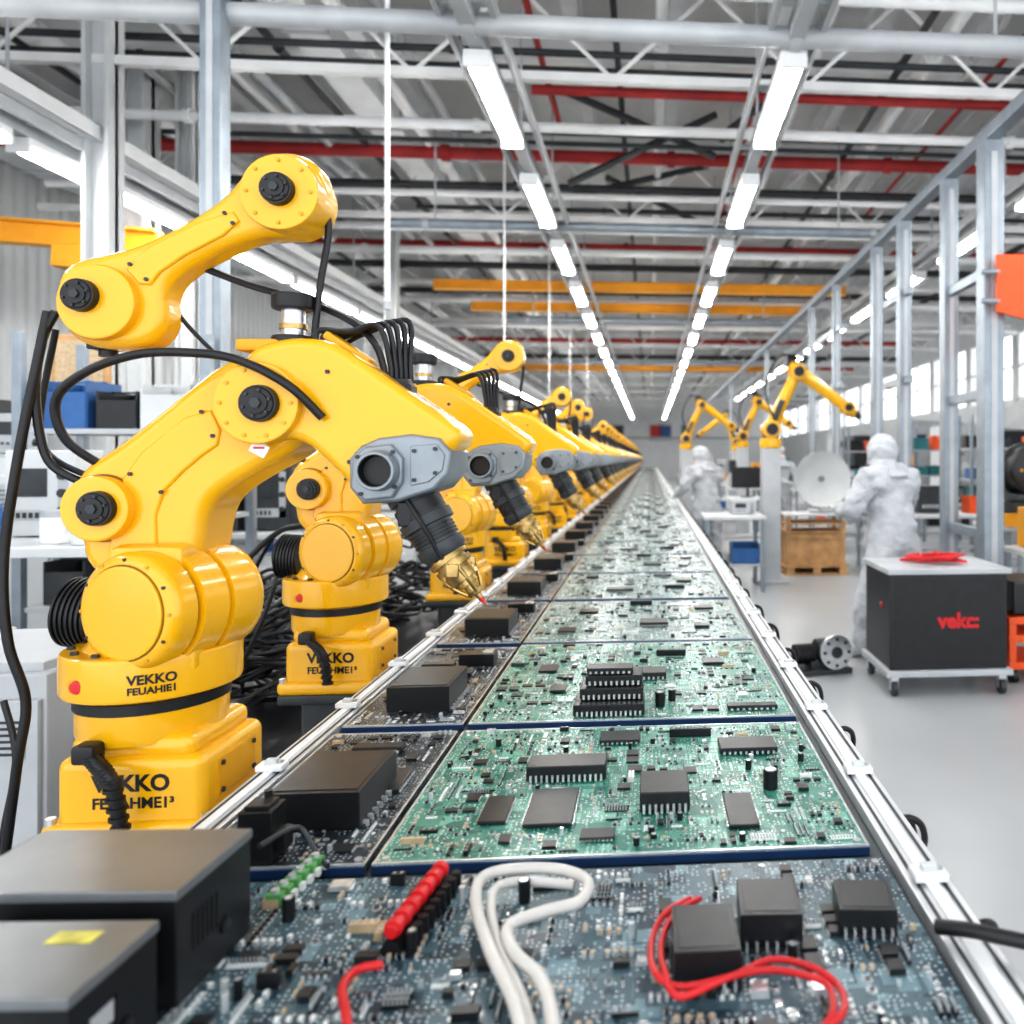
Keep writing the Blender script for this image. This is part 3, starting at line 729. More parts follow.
board('circuit_board','green circuit board with a stack of black modules','circuit board',BW,.77,'pcb',(BX,1.85,ZT),ch2,1050,2,'green circuit boards',[('capacitor',cap(.012,.035),(.06,.10,0)),('capacitor',cap(.009,.028),(.09,.14,0)),('pin_header',hb,(.1,.6,0))],pale=.35,sz=1.05)
ch3=[(.05,.25,.10,.08,.014,10,'x'),(-.2,.5,.07,.07,.008,8,'y'),(.25,.55,.07,.07,.008,8,'y'),(-.25,.15,.06,.06,.008,8,'x'),(.22,.2,.05,.05,.008,8,'y')]
b3,m3=board('circuit_board','green circuit board crowded with small components','circuit board',BW,.74,'pcbf',(BX,2.65,ZT),ch3,900,3,'green circuit boards',[('pin_header',hb,(.0,.65,0))],merge=True,pale=.65,sz=1.15)
ch4=[(-.1,.2,.12,.07,.012,10,'x'),(.2,.45,.07,.07,.01,8,'y'),(-.25,.6,.06,.05,.008,8,'y'),(.1,.62,.09,.04,.012,8,'x')]
b4,m4=board('circuit_board','green-grey circuit board with pale rows of parts','circuit board',BW,.74,'pcbf',(BX,3.45,ZT),ch4,900,13,'green circuit boards',[('pin_header',hb,(.15,.25,0))],merge=True,pale=.7,sz=1.2)
for i in range(2,5): copytree(b3 if i%2==0 else b4,(BX,2.65+i*.8,ZT))
for i in range(5,57): mk('circuit_board',m3 if i%2==0 else m4,None,(BX,2.65+i*.8,ZT),label='green circuit board crowded with small components' if i%2==0 else 'green-grey circuit board with pale rows of parts',cat='circuit board',group='green circuit boards')
dch=[(.04,.42,.05,.05,.01,6,'y'),(-.05,.5,.09,.03,.012,8,'x'),(.07,.55,.05,.06,.01,6,'y')]
d1,dm=board('driver_board','narrow dark circuit board beside the green boards','circuit board',.265,.74,'pcbd',(-.553,1.85,ZT),dch,300,5,'narrow dark boards',merge=True,pale=.3)
board('driver_board','narrow dark circuit board under a black power module','circuit board',.265,.585,'pcbd',(-.553,1.22,ZT),[(.09,.30,.03,.1,.01,8,'y'),(.0,.47,.1,.03,.012,8,'x')],260,6,'narrow dark boards',pale=.15)
for i in range(1,5): copytree(d1,(-.553,1.85+i*.8,ZT))
for i in range(5,58): mk('driver_board',dm,None,(-.553,1.85+i*.8,ZT),label='narrow dark circuit board beside the green boards',cat='circuit board',group='narrow dark boards')
def module():
    r=thing('power_module','black rectangular power module on a dark board','module',(0,0,0),group='black power modules')
    b=MB(); b.box((0,.10,.033),(.145,.19,.06),'blkp',.002); b.box((0,.10,.0635),(.13,.17,.002),'chip',.0005); part(r,'case',b)
    b=MB(); b.box((.074,.1,.003),(.006,.18,.005),'dgrey')
    for i in range(8): b.box((.077,.02+i*.023,.006),(.010,.005,.010),'silver')
    part(r,'terminal_strip',b); return r
pm=module(); pm.location=(-.54,1.33,ZT+.0005)
for i in range(57): copytree(pm,(-.545,1.93+i*.8,ZT+.0005))
for i in range(14):
    b=MB(); 
    if i==0:
        b.box((0,.05,.018),(.10,.06,.032),'blkp',.002); b.box((.03,.05,.036),(.03,.04,.004),'silver',.001); sm=thing('relay_block','small black relay block on a dark board','relay',(-.50,2.34,ZT+.001),mb=b,group='relay blocks')
    else: copytree(sm,(-.50,2.34+i*.8,ZT+.001))
fb=[(-.06,.42,.05,.09,.012,8,'y'),(.1,.30,.06,.06,.008,8,'y'),(-.25,.25,.07,.05,.012,8,'x'),(.33,.30,.04,.1,.01,8,'y')]
board('circuit_board','blue-grey circuit board covered with tall small parts','circuit board',1.04,.80,'pcbb',(-.17,.385,ZT),fb,1500,9,'blue-grey circuit board',[('capacitor',cap(.008,.03),(.0,.72,0)),('capacitor',cap(.008,.03),(-.3,.7,0))],hs=2.0,pale=.25,rim=False)
# ------------------------------------------------------------ objects on the front board
def onT(u,v,h=0):
    d=(.603-h)*800/(v-458); x=(u-650)*d/800; return Vector((x,d-T*x,ZT+h))
def enclosure(x0,x1,y0,y1,h,label,sticker=False):
    r=thing('equipment_enclosure',label,'electronics box',((x0+x1)/2,(y0+y1)/2,ZT+.001),rot=(0,0,-.06))
    w_,d_=x1-x0,y1-y0
    b=MB(); b.box((0,0,h/2),(w_,d_,h-.012),'blkp',.003); 
    for i in range(6): b.box((w_/2,-d_*.3+i*d_*.06,h*.55),(.002,d_*.02,h*.3),'blk')
    part(r,'case',b)
    b=MB(); b.box((0,0,h-.006),(w_+.003,d_+.003,.012),'screen',.002); part(r,'lid',b,label='grey metal lid')
    b=MB(); b.cyl((w_/2-.001,d_*.12,h*.35),(w_/2+.003,d_*.12,h*.35),.011,'blk',n=18); b.cyl((w_/2,d_*.12,h*.35),(w_/2+.004,d_*.12,h*.35),.006,'dgrey',n=14); part(r,'socket',b)
    for sx in (-1,1):
        for sy in(-1,1):
            b=MB(); b.cyl((sx*(w_/2-.02),sy*(d_/2-.02),-.0005),(sx*(w_/2-.02),sy*(d_/2-.02),.007),.008,'blk',n=12); part(r,'rubber_foot',b)
    if sticker:
        b=MB(); b.box((.045,.03,h+.0006),(.045,.02,.001),'yl'); part(r,'sticker',b,label='yellow sticker')
        b=MB(); b.box((w_/2+.001,-.02,h*.6),(.001,.03,.02),'lgrey'); part(r,'rating_plate',b,label='small grey plate')
    return r
enclosure(-.76,-.505,.915,1.06,.135,'grey-lidded black electronics enclosure standing on the table')
enclosure(-.73,-.515,.765,.885,.12,'black electronics enclosure with a yellow sticker',True)
b=MB(); b.box((0,0,.04),(.05,.05,.08),'blkp',.004); b.box((0,0,.082),(.036,.036,.008),'blk',.002); b.box((.03,0,.03),(.02,.03,.03),'blk',.003); b.cyl((0,.02,.08),(0,.02,.095),.006,'blk')
q=onT(255,868); thing('connector_block','black connector block on the table','connector',(q.x,q.y+.03,ZT+.001),mb=b)
rs=thing('terminal_strip','red cylindrical terminal strip with black pins','terminal strip')
p0=onT(392,955);p1=onT(445,885)
z1=ZT+.028
b=MB(); b.cyl((p0.x,p0.y,z1),(p1.x,p1.y,z1),.009,'red',n=16,bev=.003)
for i in range(7):
    q=p0.lerp(p1,(i+.5)/7); dv=(p1-p0).normalized()*.006; b.cyl((q.x-dv.x,q.y-dv.y,z1+.001),(q.x+dv.x,q.y+dv.y,z1+.001),.0115,'red',n=16,bev=.002)
part(rs,'strip',b)
b=MB(); dv=(p1-p0).normalized(); sd=Vector((dv.y,-dv.x,0))
b.tube([(p0.x+sd.x*.022,p0.y+sd.y*.022,ZT+.004),(p1.x+sd.x*.022,p1.y+sd.y*.022,ZT+.004)],.005,'blk',6,1)
b.tube([(p0.x,p0.y,ZT+.006),(p1.x,p1.y,ZT+.006)],.014,'blk',6,1)
for i in range(9):
    q=p0.lerp(p1,(i+.5)/9); b.cyl((q.x+sd.x*.022,q.y+sd.y*.022,ZT),(q.x+sd.x*.022,q.y+sd.y*.022,ZT+.026),.0065,'blk',n=10)
    b.box((q.x,q.y,ZT+.009),(.012,.012,.018),'blk')
part(rs,'pin_row',b,label='black pins')
gs=MB(); p0=onT(278,905);p1=onT(318,868)
for i in range(6):
    q=p0.lerp(p1,i/5); gs.box((q.x,q.y,ZT+.010),(.022,.014,.018),'cgreen',.002); gs.cyl((q.x,q.y,ZT+.018),(q.x,q.y,ZT+.024),.0055,'silver',n=10); gs.box((q.x+.014,q.y,ZT+.006),(.006,.01,.01),'cwhite')
thing('terminal_block','green screw terminal block with silver screws','terminal block',mb=gs)
b=MB()
pts=[(530,1060),(515,1000),(492,950),(478,905),(482,878),(510,868),(560,868),(588,880),(580,900),(545,910),(510,925),(515,950),(540,975),(552,1010),(556,1060)]
b.tube([onT(u,v,.03) for u,v in pts],.0075,'cable',12,8)
pts=[(540,1060),(524,1000),(500,945),(492,905),(500,885),(530,880),(575,884)]
b.tube([onT(u,v,.022) for u,v in pts],.0065,'cable',12,8)
thing('white_cable','looped white sheathed cable lying on the board','cable',mb=b)
b=MB()
for dx in(0,10):
    pts=[(690+dx,897),(665+dx,912),(652+dx,940),(655+dx,970),(680,985+dx),(730,975),(770,958+dx),(810,965+dx),(838-dx,985),(842-dx,1010),(815,1030),(760,1045)]
    b.tube([onT(u,v,.02+.006*(i%2)) for i,(u,v) in enumerate(pts)],.004,'red',10,8)
pts=[(385,963),(360,968),(345,985),(348,1010),(352,1050)]
thing('red_wire_loop','pair of red insulated wires looped between modules','wire',mb=b)
b=MB(); b.tube([onT(u,v,.02) for u,v in pts],.005,'red',10,8); thing('red_wire','single red wire leading from the terminal strip','wire',mb=b)
for (u0,u1,v0,v1,h,ry_) in [(674,742,940,992,.045,.0),(742,805,912,952,.045,.05),(842,900,905,938,.035,.1)]:
    a=onT(u0,v1);c=onT(u1,v1);e=onT(u0,v0)
    w_=c.x-a.x; d_=max(.06,e.y-a.y)
    r=thing('relay_module','black boxy relay module on the blue-grey board','relay',((a.x+c.x)/2,a.y+d_/2,ZT+.001),rot=(0,0,-ry_),group='black relay modules')
    b=MB(); b.box((0,0,h/2),(w_,d_,h),'blkp',.0015); b.box((0,0,h),(w_*.85,d_*.85,.0015),'chip',.0004,seg=1); part(r,'case',b)
    for s_ in(-1,1):
        b=MB(); b.box((0,s_*(d_/2+.002),.003),(w_*.9,.003,.003),'dgrey')
        for i in range(6): b.box((-w_*.4+i*w_*.16,s_*(d_/2+.003),.006),(.003,.006,.012),'silver')
        part(r,'pin_row',b,label='silver pins')
b=MB(); b.tube([onT(935,925,.02),onT(985,932,.03),Vector((.50,.92,.90)),Vector((.56,.86,.84)),Vector((.60,.70,.6)),Vector((.62,.6,.3))],.009,'blk',10,8)
thing('power_lead','thick black power lead leaving the table','cable',mb=b)
b=MB(); b.tube([onT(262,845,.06),onT(300,826,.05),onT(318,850,.02),onT(330,865,.01)],.004,'dgrey',8,8); thing('signal_lead','thin grey lead from the connector block','cable',mb=b)
# ------------------------------------------------------------ people
ctex=bpy.data.textures.new('folds','CLOUDS'); ctex.noise_scale=.11; ctex.noise_depth=1
def skinmesh(name,vs,es,k,root=0,sub=3):
    me=bpy.data.meshes.new(name); me.from_pydata([v[:3] for v in vs],es,[])
    o=bpy.data.objects.new(name,me); COL.objects.link(o)
    m=o.modifiers.new('s','SKIN'); m.use_smooth_shade=True
    for i,v in enumerate(vs):
        sv=me.skin_vertices[0].data[i]; sv.radius=(v[3],v[4] if len(v)>4 else v[3]); sv.use_root=(i==root)
    s2=o.modifiers.new('u','SUBSURF'); s2.levels=sub; s2.render_levels=sub
    dm_=o.modifiers.new('d','DISPLACE'); dm_.texture=ctex; dm_.strength=.07; dm_.mid_level=.5; dm_.texture_coords='LOCAL'
    bpy.context.view_layer.update(); dg=bpy.context.evaluated_depsgraph_get()
    nm=bpy.data.meshes.new_from_object(o.evaluated_get(dg)); bpy.data.objects.remove(o)
    nm.materials.clear(); nm.materials.append(M[k])
    nm.polygons.foreach_set('use_smooth',[True]*len(nm.polygons)); return nm
def worker(label,loc,rot,arm='front',lean=.0,bulk=1.,sc=1.,stance=0.):
    r=thing('person',label,'person',loc,rot,group=None); r.scale=(sc,sc,sc)
    lx=lambda z:lean*max(0,z-.9)
    if arm=='front': eL,wL=(-.34,.12,1.10),(-.17,.40,1.12); eR,wR=(.34,.12,1.10),(.14,.42,1.09)
    else: eL,wL=(-.31,.10,1.15),(-.2,.38,1.05); eR,wR=(.31,.02,1.12),(.30,.22,.95)
    def sh(p): return (p[0],p[1]+lx(p[2]),p[2])
    B=bulk; st=stance
    V=[(0,0,.92,.19*B,.16*B),(0,.0,1.08,.175*B,.145*B),(0,.02,1.24,.20*B,.16*B),(0,.01,1.38,.16*B,.12*B),(0,.02,1.46,.085,.085),(0,.035,1.54,.085,.095),(0,.04,1.61,.075,.09),
       (-.22,.0,1.36,.09*B),(*eL,.072*B),(*wL,.05),(.22,.0,1.36,.09*B),(*eR,.072*B),(*wR,.05),
       (-.11,0,.82,.13*B),(-.13-st*.4,.03+st*.3,.48,.095*B),(-.13-st,st*.6,.14,.085*B),(-.13-st,st*.6,.05,.05),(-.14-st,.16+st*.6,.04,.045),
       (.11,0,.82,.13*B),(.13,.0,.48,.095*B),(.14,-.03,.14,.085*B),(.14,-.03,.05,.05),(.15,.13,.04,.045)]
    V=[(*sh(v[:3]),*v[3:]) for v in V]
    E=[(0,1),(1,2),(2,3),(3,4),(4,5),(5,6),(3,7),(7,8),(8,9),(3,10),(10,11),(11,12),(0,13),(13,14),(14,15),(15,16),(16,17),(0,18),(18,19),(19,20),(20,21),(21,22)]
    mk('body',skinmesh('body',V,E,'suit'),r,label='white cleanroom coverall')
    hc=Vector((0,.04+lx(1.58),1.58))
    b=MB(); b.sph(hc,.115,'suit',36,26,(.98,1.12,1.16))
    b.v=[tuple(Vector(p)+(Vector(p)-hc).normalized()*.004*math.sin(p[2]*70+p[0]*50+p[1]*25)) for p in b.v]
    keep=[];km=[]
    for f,mi in zip(b.f,b.m):
        c=sum((Vector(b.v[i]) for i in f),Vector())/4-hc
        if c.y>.06 and abs(c.x)<.066 and -.08<c.z<.055: continue
        keep.append(f);km.append(mi)
    b.f=keep;b.m=km
    b.lathe(hc+Vector((0,-.02,-.21)),hc+Vector((0,-.01,-.06)),[(0,.19),(.012,.188),(.03,.165),(.05,.15),(.055,.128),(.08,.125),(.10,.108),(.15,.095)],'suit',24)
    part(r,'hood',b,label='white cloth hood')
    b=MB(); b.sph(hc+Vector((0,.012,-.008)),.096,'skin',20,14,(.82,1.04,1.18)); b.tube([hc+Vector((0,.107,.02)),hc+Vector((0,.129,-.015)),hc+Vector((0,.109,-.025))],.011,'skin',8,4)
    for s_ in(-1,1):
        b.sph(hc+Vector((s_*.03,.097,.015)),.012,'cwhite',10,8); b.sph(hc+Vector((s_*.03,.107,.015)),.0055,'blk',8,6); b.tube([hc+Vector((s_*.045,.094,.036)),hc+Vector((s_*.03,.104,.04)),hc+Vector((s_*.015,.106,.036))],.003,'dgrey',6,3)
    part(r,'face',b,label='face between hood and mask')
    b=MB(); b.sph(hc+Vector((0,.05,-.045)),.07,'white',18,12,(.85,1.15,.7)); part(r,'face_mask',b,label='white face mask')
    for s_,e,w_ in((-1,eL,wL),(1,eR,wR)):
        e=Vector(sh(e));w_=Vector(sh(w_)); dd=(w_-e).normalized(); sd=dd.cross(Vector((0,0,1))).normalized()*s_*-1; up=sd.cross(dd).normalized()
        if up.z<0: up=-up
        b=MB(); pc=w_+dd*.06; rot=Matrix((sd,dd,up)).transposed()
        b.box(pc,(.078,.09,.03),'cwhite',.012,rot=rot,seg=3)
        for j,ln in enumerate((.062,.072,.078,.07)):
            o_=pc+dd*.042+sd*(.03-.02*j); b.tube([o_,o_+dd*ln*.45+up*.002,o_+dd*ln*.8-up*.014,o_+dd*ln*.9-up*.034],.0095,'cwhite',8,4,taper=.007)
        o_=pc+sd*.036-dd*.02; b.tube([o_,o_+sd*.022+dd*.02-up*.006,o_+sd*.026+dd*.048-up*.016],.011,'cwhite',8,4,taper=.008)
        b.lathe(w_-dd*.05,w_+dd*.02,[(0,.06),(.03,.054),(.07,.045)],'suit',14)
        part(r,'gloved_hand',b,label='white gloved hand')
    return r
def G(u,d): x=(u-650)*d/800; return (x,d-T*x,0)
worker('person in white hooded coverall seen from behind, hands raised at work',G(893,6.1),(0,0,math.radians(32)),'front',.12,1.12,.985,.14)
worker('person in white coverall leaning over a workbench',G(708,10.3),(0,0,math.radians(40)),'low',.15,1.02,.97)
worker('person in white coverall standing among the workbenches',G(778,14.5),(0,0,math.radians(200)),'front',.05)
# ------------------------------------------------------------ cart
cr=thing('equipment_cart','black cabinet cart with pale top on castors','cart',(1.885,5.2,0))
b=MB(); b.box((0,0,.465),(.76,.56,.60),'blkp',.006); b.box((0,-.281,.465),(.70,.004,.54),'blk',.002); part(cr,'cabinet',b)
b=MB(); b.box((0,0,.785),(.80,.61,.035),'lgrey',.005); part(cr,'top',b,label='pale grey top')
b=MB(); b.box((0,0,.145),(.82,.62,.04),'lgrey',.006); part(cr,'chassis',b,label='grey steel chassis')
for sx in(-1,1):
    for sy in(-1,1):
        b=MB(); x,y=sx*.35,sy*.26; b.cyl((x-.018,y,.05),(x+.018,y,.05),.05,'dgrey',n=20,bev=.006); b.box((x,y,.11),(.05,.05,.03),'steel',.004); b.box((x-.024,y,.075),(.005,.03,.07),'steel'); b.box((x+.024,y,.075),(.005,.03,.07),'steel'); part(cr,'castor',b)
me=textmesh('vekc:',.13,off=.0055,ext=.002,key='red'); mk('lettering',me,cr,(.06,-.287,.47),(math.pi/2,0,0),label='red lettering')
me=textmesh('v',.07,off=.004,ext=.002,key='red'); mk('lettering',me,cr,(-.384,-.1,.55),(math.pi/2,0,-math.pi/2),label='red lettering')
b=MB(); rr=random.Random(3)
for j in range(5):
    pts=[(1.80+rr.uniform(-.12,.28),5.15+rr.uniform(-.14,.14),.815+.01*rr.random()+.012*j) for _ in range(8)]
    b.tube(pts,.008,'red',8,6)
thing('red_cable_bundle','tangled red cables lying on the cart','cable',mb=b)
pr=thing('floor_pump','small steel pump with round flange wheel on the floor','pump',(1.18,5.55,0),rot=(0,0,.2))
b=MB(); b.box((0,0,.02),(.42,.24,.04),'dgrey',.006); part(pr,'base_plate',b)
b=MB(); b.cyl((-.02,.0,.15),(.2,.0,.15),.08,'dgrey',n=24,bev=.01); b.ribs((-.18,0,.13),(-.04,0,.13),.07,'blk',6); b.box((.02,0,.06),(.2,.14,.06),'dgrey',.008); part(pr,'motor',b)
b=MB(); b.cyl((.08,-.11,.16),(.08,-.14,.16),.12,'steel',n=32,bev=.006); b.cyl((.08,-.15,.16),(.08,-.1,.16),.04,'dgrey',n=20)
for i in range(8):
    a=i*math.pi/4; b.cyl((.08+.09*math.cos(a),-.146,.16+.09*math.sin(a)),(.08+.09*math.cos(a),-.138,.16+.09*math.sin(a)),.012,'blk',n=8)
part(pr,'flange_wheel',b,label='bright steel wheel')
b=MB(); b.tube([(-.18,0,.14),(-.26,-.05,.1),(-.34,0,.02),(-.42,.1,.012)],.012,'blk'); part(pr,'hose',b)
# ------------------------------------------------------------ benches, crates, racks
def bench(label,x,y,wd,dp,h,k='offw',grp='workbenches'):
    r=thing('workbench',label,'workbench',(x,y,0),group=grp)
    b=MB(); b.box((0,0,h-.02),(wd,dp,.04),k,.005); part(r,'worktop',b)
    b=MB(); b.box((0,0,h*.35),(wd-.06,dp-.06,.025),'lgrey',.003); part(r,'shelf',b)
    for sx in(-1,1):
        for sy in(-1,1):
            b=MB(); b.box((sx*(wd/2-.04),sy*(dp/2-.04),(h-.04)/2),(.045,.045,h-.04),'frame',.004); part(r,'leg',b)
    return r
def instrument(x,y,z,wd,dp,h,k,label,rot=0):
    r=thing('bench_instrument',label,'instrument',(x,y,z+.001),rot=(0,0,rot))
    b=MB(); b.box((0,0,h/2),(wd,dp,h-.01),k,min(.008,h*.08)); part(r,'case',b)
    b=MB(); b.box((-wd*.12,-dp/2-.002,h*.62),(wd*.45,.006,h*.32),'dgrey',.002); part(r,'display',b)
    b=MB(); b.box((0,-dp/2-.001,h*.25),(wd*.8,.004,h*.12),'lgrey'); b.box((wd*.33,-dp/2-.001,h*.5),(wd*.14,.004,h*.62),'lgrey')
    for i in range(3): b.cyl((wd*.33,-dp/2-.014,h*(.3+.2*i)),(wd*.33,-dp/2,h*(.3+.2*i)),min(.02,h*.06),'dgrey',n=14)
    for i in range(5): b.box((-wd*.3+i*wd*.09,-dp/2-.004,h*.25),(wd*.05,.006,h*.06),'dgrey')
    part(r,'control_panel',b)
    return r
def monitor(x,y,z,rot=0):
    r=thing('monitor','flat black monitor on a stand','monitor',(x,y,z+.001),rot=(0,0,rot))
    b=MB(); b.box((0,0,.3),(.5,.03,.32),'blkp',.006); part(r,'panel',b)
    b=MB(); b.cyl((0,.01,0),(0,.01,.2),.02,'dgrey'); b.cyl((0,.02,0),(0,.02,.012),.11,'dgrey',n=24); part(r,'stand',b)
def bins(x,y,z,k,label,wd=.3,dp=.25,h=.18):
    b=MB(); t=.012
    b.box((0,0,t/2),(wd,dp,t),k); b.box((-wd/2,0,h/2),(t,dp,h),k); b.box((wd/2,0,h/2),(t,dp,h),k); b.box((0,dp/2,h/2),(wd,t,h),k); b.box((0,-dp/2,h*.38),(wd,t,h*.76),k); b.box((0,0,h),(wd+.03,t,t),k)
    b.box((0,0,h*.4),(wd*.9,dp*.9,h*.3),'dgrey',.01)
    thing('storage_bin',label,'bin',(x,y,z+.001),mb=b)
def can(x,y,z,k,lid,r=.07,h=.16):
    q=thing('container','white container with a coloured screw lid','container',(x,y,z+.001),group='lidded containers')
    b=MB(); b.cyl((0,0,0),(0,0,h),r,k,n=24,bev=.006); part(q,'body',b)
    b=MB(); b.cyl((0,0,h-.002),(0,0,h+.03),r*.9,lid,n=24,bev=.004); part(q,'lid',b,label='coloured lid')
bench('white-topped workbench with steel legs beside the table',.95,9.2,.70,.7,.85)
instrument(1.08,9.3,.85,.28,.25,.16,'lgrey','small grey bench instrument on a white workbench')
bins(1.08,9.1,.312,'blue','blue plastic bin on the bench shelf',.3,.3,.22)
bench('white workbench with electronic equipment',1.25,12.2,1.2,.7,.9); instrument(1.0,12.2,.9,.35,.3,.25,'offw','off-white instrument on a workbench'); monitor(1.5,12.2,.9)
bench('white workbench with electronic equipment',1.5,16.2,1.4,.7,.9); monitor(1.2,16.2,.9); instrument(1.8,16.2,.9,.4,.3,.3,'lgrey','grey instrument on a workbench')
bench('steel workbench loaded with parts',3.4,8.6,1.2,.7,.9); instrument(3.1,8.6,.9,.4,.3,.3,'dgrey','dark instrument on a steel workbench'); bins(3.6,8.5,.9,'orange','orange plastic bin on a workbench')
bench('steel workbench loaded with parts',3.95,6.9,1.9,.7,.92); instrument(3.4,6.9,.92,.5,.35,.2,'blkp','black instrument on a steel workbench')
r=thing('round_machine','round dark drum machine with a flanged rim on a black instrument','machine',(3.4,6.9,1.123))
b=MB(); b.lathe((0,-.16,.27),(0,.16,.27),[(0,.2),(.02,.24),(.05,.25),(.06,.22),(.26,.22),(.27,.25),(.3,.25),(.32,.2)],'blkp',32); part(r,'drum',b)
b=MB(); b.cyl((0,-.19,.27),(0,-.15,.27),.12,'dgrey',n=24,bev=.01)
for i in range(8):
    a=i*math.pi/4; b.cyl((.17*math.cos(a),-.172,.27+.17*math.sin(a)),(.17*math.cos(a),-.155,.27+.17*math.sin(a)),.014,'amber',n=8)
part(r,'hub',b)
b=MB(); b.box((0,0,.03),(.42,.3,.06),'dgrey',.008); part(r,'foot',b)
bins(3.12,6.62,.92,'amber','yellow plastic bin on a workbench',.22,.16,.1)
instrument(4.3,6.9,.92,.5,.4,.6,'dgrey','dark instrument on a steel workbench')
bench('steel workbench loaded with parts',3.15,5.95,.7,.5,.8); instrument(3.15,5.95,.8,.5,.35,.32,'amber','yellow-cased instrument on a small bench'); 
rn=random.Random(21)
kk=['lgrey','offw','dgrey','dgrey','blkp','teal','lgrey','amber']
for (bx,by) in [(3.6,10.6),(3.7,12.9),(3.5,15.4),(1.8,18.8),(3.6,20.2),(1.7,22),(3.4,24),(5.0,22),(1.7,28),(4.9,9.4)]:
    bench('steel workbench crowded with equipment',bx,by,1.5,.7,.9)
    xx=-.55
    while xx<.55:
        w_=rn.uniform(.2,.38); h_=rn.uniform(.15,.7)
        instrument(bx+xx,by,.9,w_,.32,h_,rn.choice(kk),'boxy electronic instrument on a crowded workbench'); 
        if rn.random()<.5: bins(bx+xx,by,.33,rn.choice(['blue','white','dgrey','orange','teal']),'plastic bin under a workbench',w_,.3,.22)
        xx+=w_+.06
cx,cy,_=G(811,10.6)
b=MB()
for s_ in(-.34,0,.34): b.box((s_,0,.05),(.1,.7,.1),'wood',.004)
for i in range(6): b.box((0,-.3+i*.12,.11),(.84,.09,.022),'wood',.002)
for i in range(6): b.box((0,-.3+i*.12,.012),(.84,.09,.022),'wood',.002)
thing('wooden_pallet','pine pallet under a crate on the floor','pallet',(cx,cy,0),mb=b)
b=MB(); b.box((0,0,.2),(.7,.55,.38),'wood',.004)
for sx in(-1,1):
    for sy in(-1,1): b.box((sx*.34,sy*.27,.2),(.08,.03,.4),'wood',.003)
for z in(.03,.37): b.box((0,-.285,z),(.74,.02,.06),'wood',.003)
thing('wooden_crate','pine shipping crate on a pallet','crate',(cx,cy,.124),mb=b)
b=MB(); 
for i in range(3): b.box((0,0,.02+i*.11),(.8,.62,.022),'wood' if i<2 else 'offw',.003)
for sx in(-1,1):
    for sy in(-1,1): b.box((sx*.36,sy*.27,.13),(.05,.05,.25),'wood',.003)
thing('slatted_stand','low wooden stand carrying a dish','stand',(cx,cy,.526),mb=b)
dr=thing('dish_reflector','shallow white parabolic dish on a small mount','dish',(cx+.12,cy,.786))
b=MB(); n=40; vs=[];fs=[]
rings=10
for side in(0,1):
    for j in range(rings+1):
        rr_=.37*j/rings
        for i in range(n):
            a=2*math.pi*i/n; vs.append((rr_*math.cos(a),-.9*rr_*rr_+.10+(.012 if side else 0)-.12,.44+rr_*math.sin(a)))
o2=(rings+1)*n
for j in range(rings):
    for i in range(n):
        i2=(i+1)%n; fs.append((j*n+i,j*n+i2,(j+1)*n+i2,(j+1)*n+i)); fs.append((o2+j*n+i,o2+(j+1)*n+i,o2+(j+1)*n+i2,o2+j*n+i2))
for i in range(n):
    i2=(i+1)%n; fs.append((rings*n+i,rings*n+i2,o2+rings*n+i2,o2+rings*n+i))
b.add(vs,fs,'offw'); b.cyl((0,-.05,.44),(0,-.03,.44),.04,'grey',n=20)
part(dr,'reflector',b)
b=MB(); b.cyl((0,.04,.0),(0,.04,.44),.035,'lgrey'); b.box((0,.04,.02),(.3,.3,.03),'lgrey',.005); b.cyl((0,.04,.44),(0,-.01,.44),.05,'lgrey'); part(dr,'mount',b)
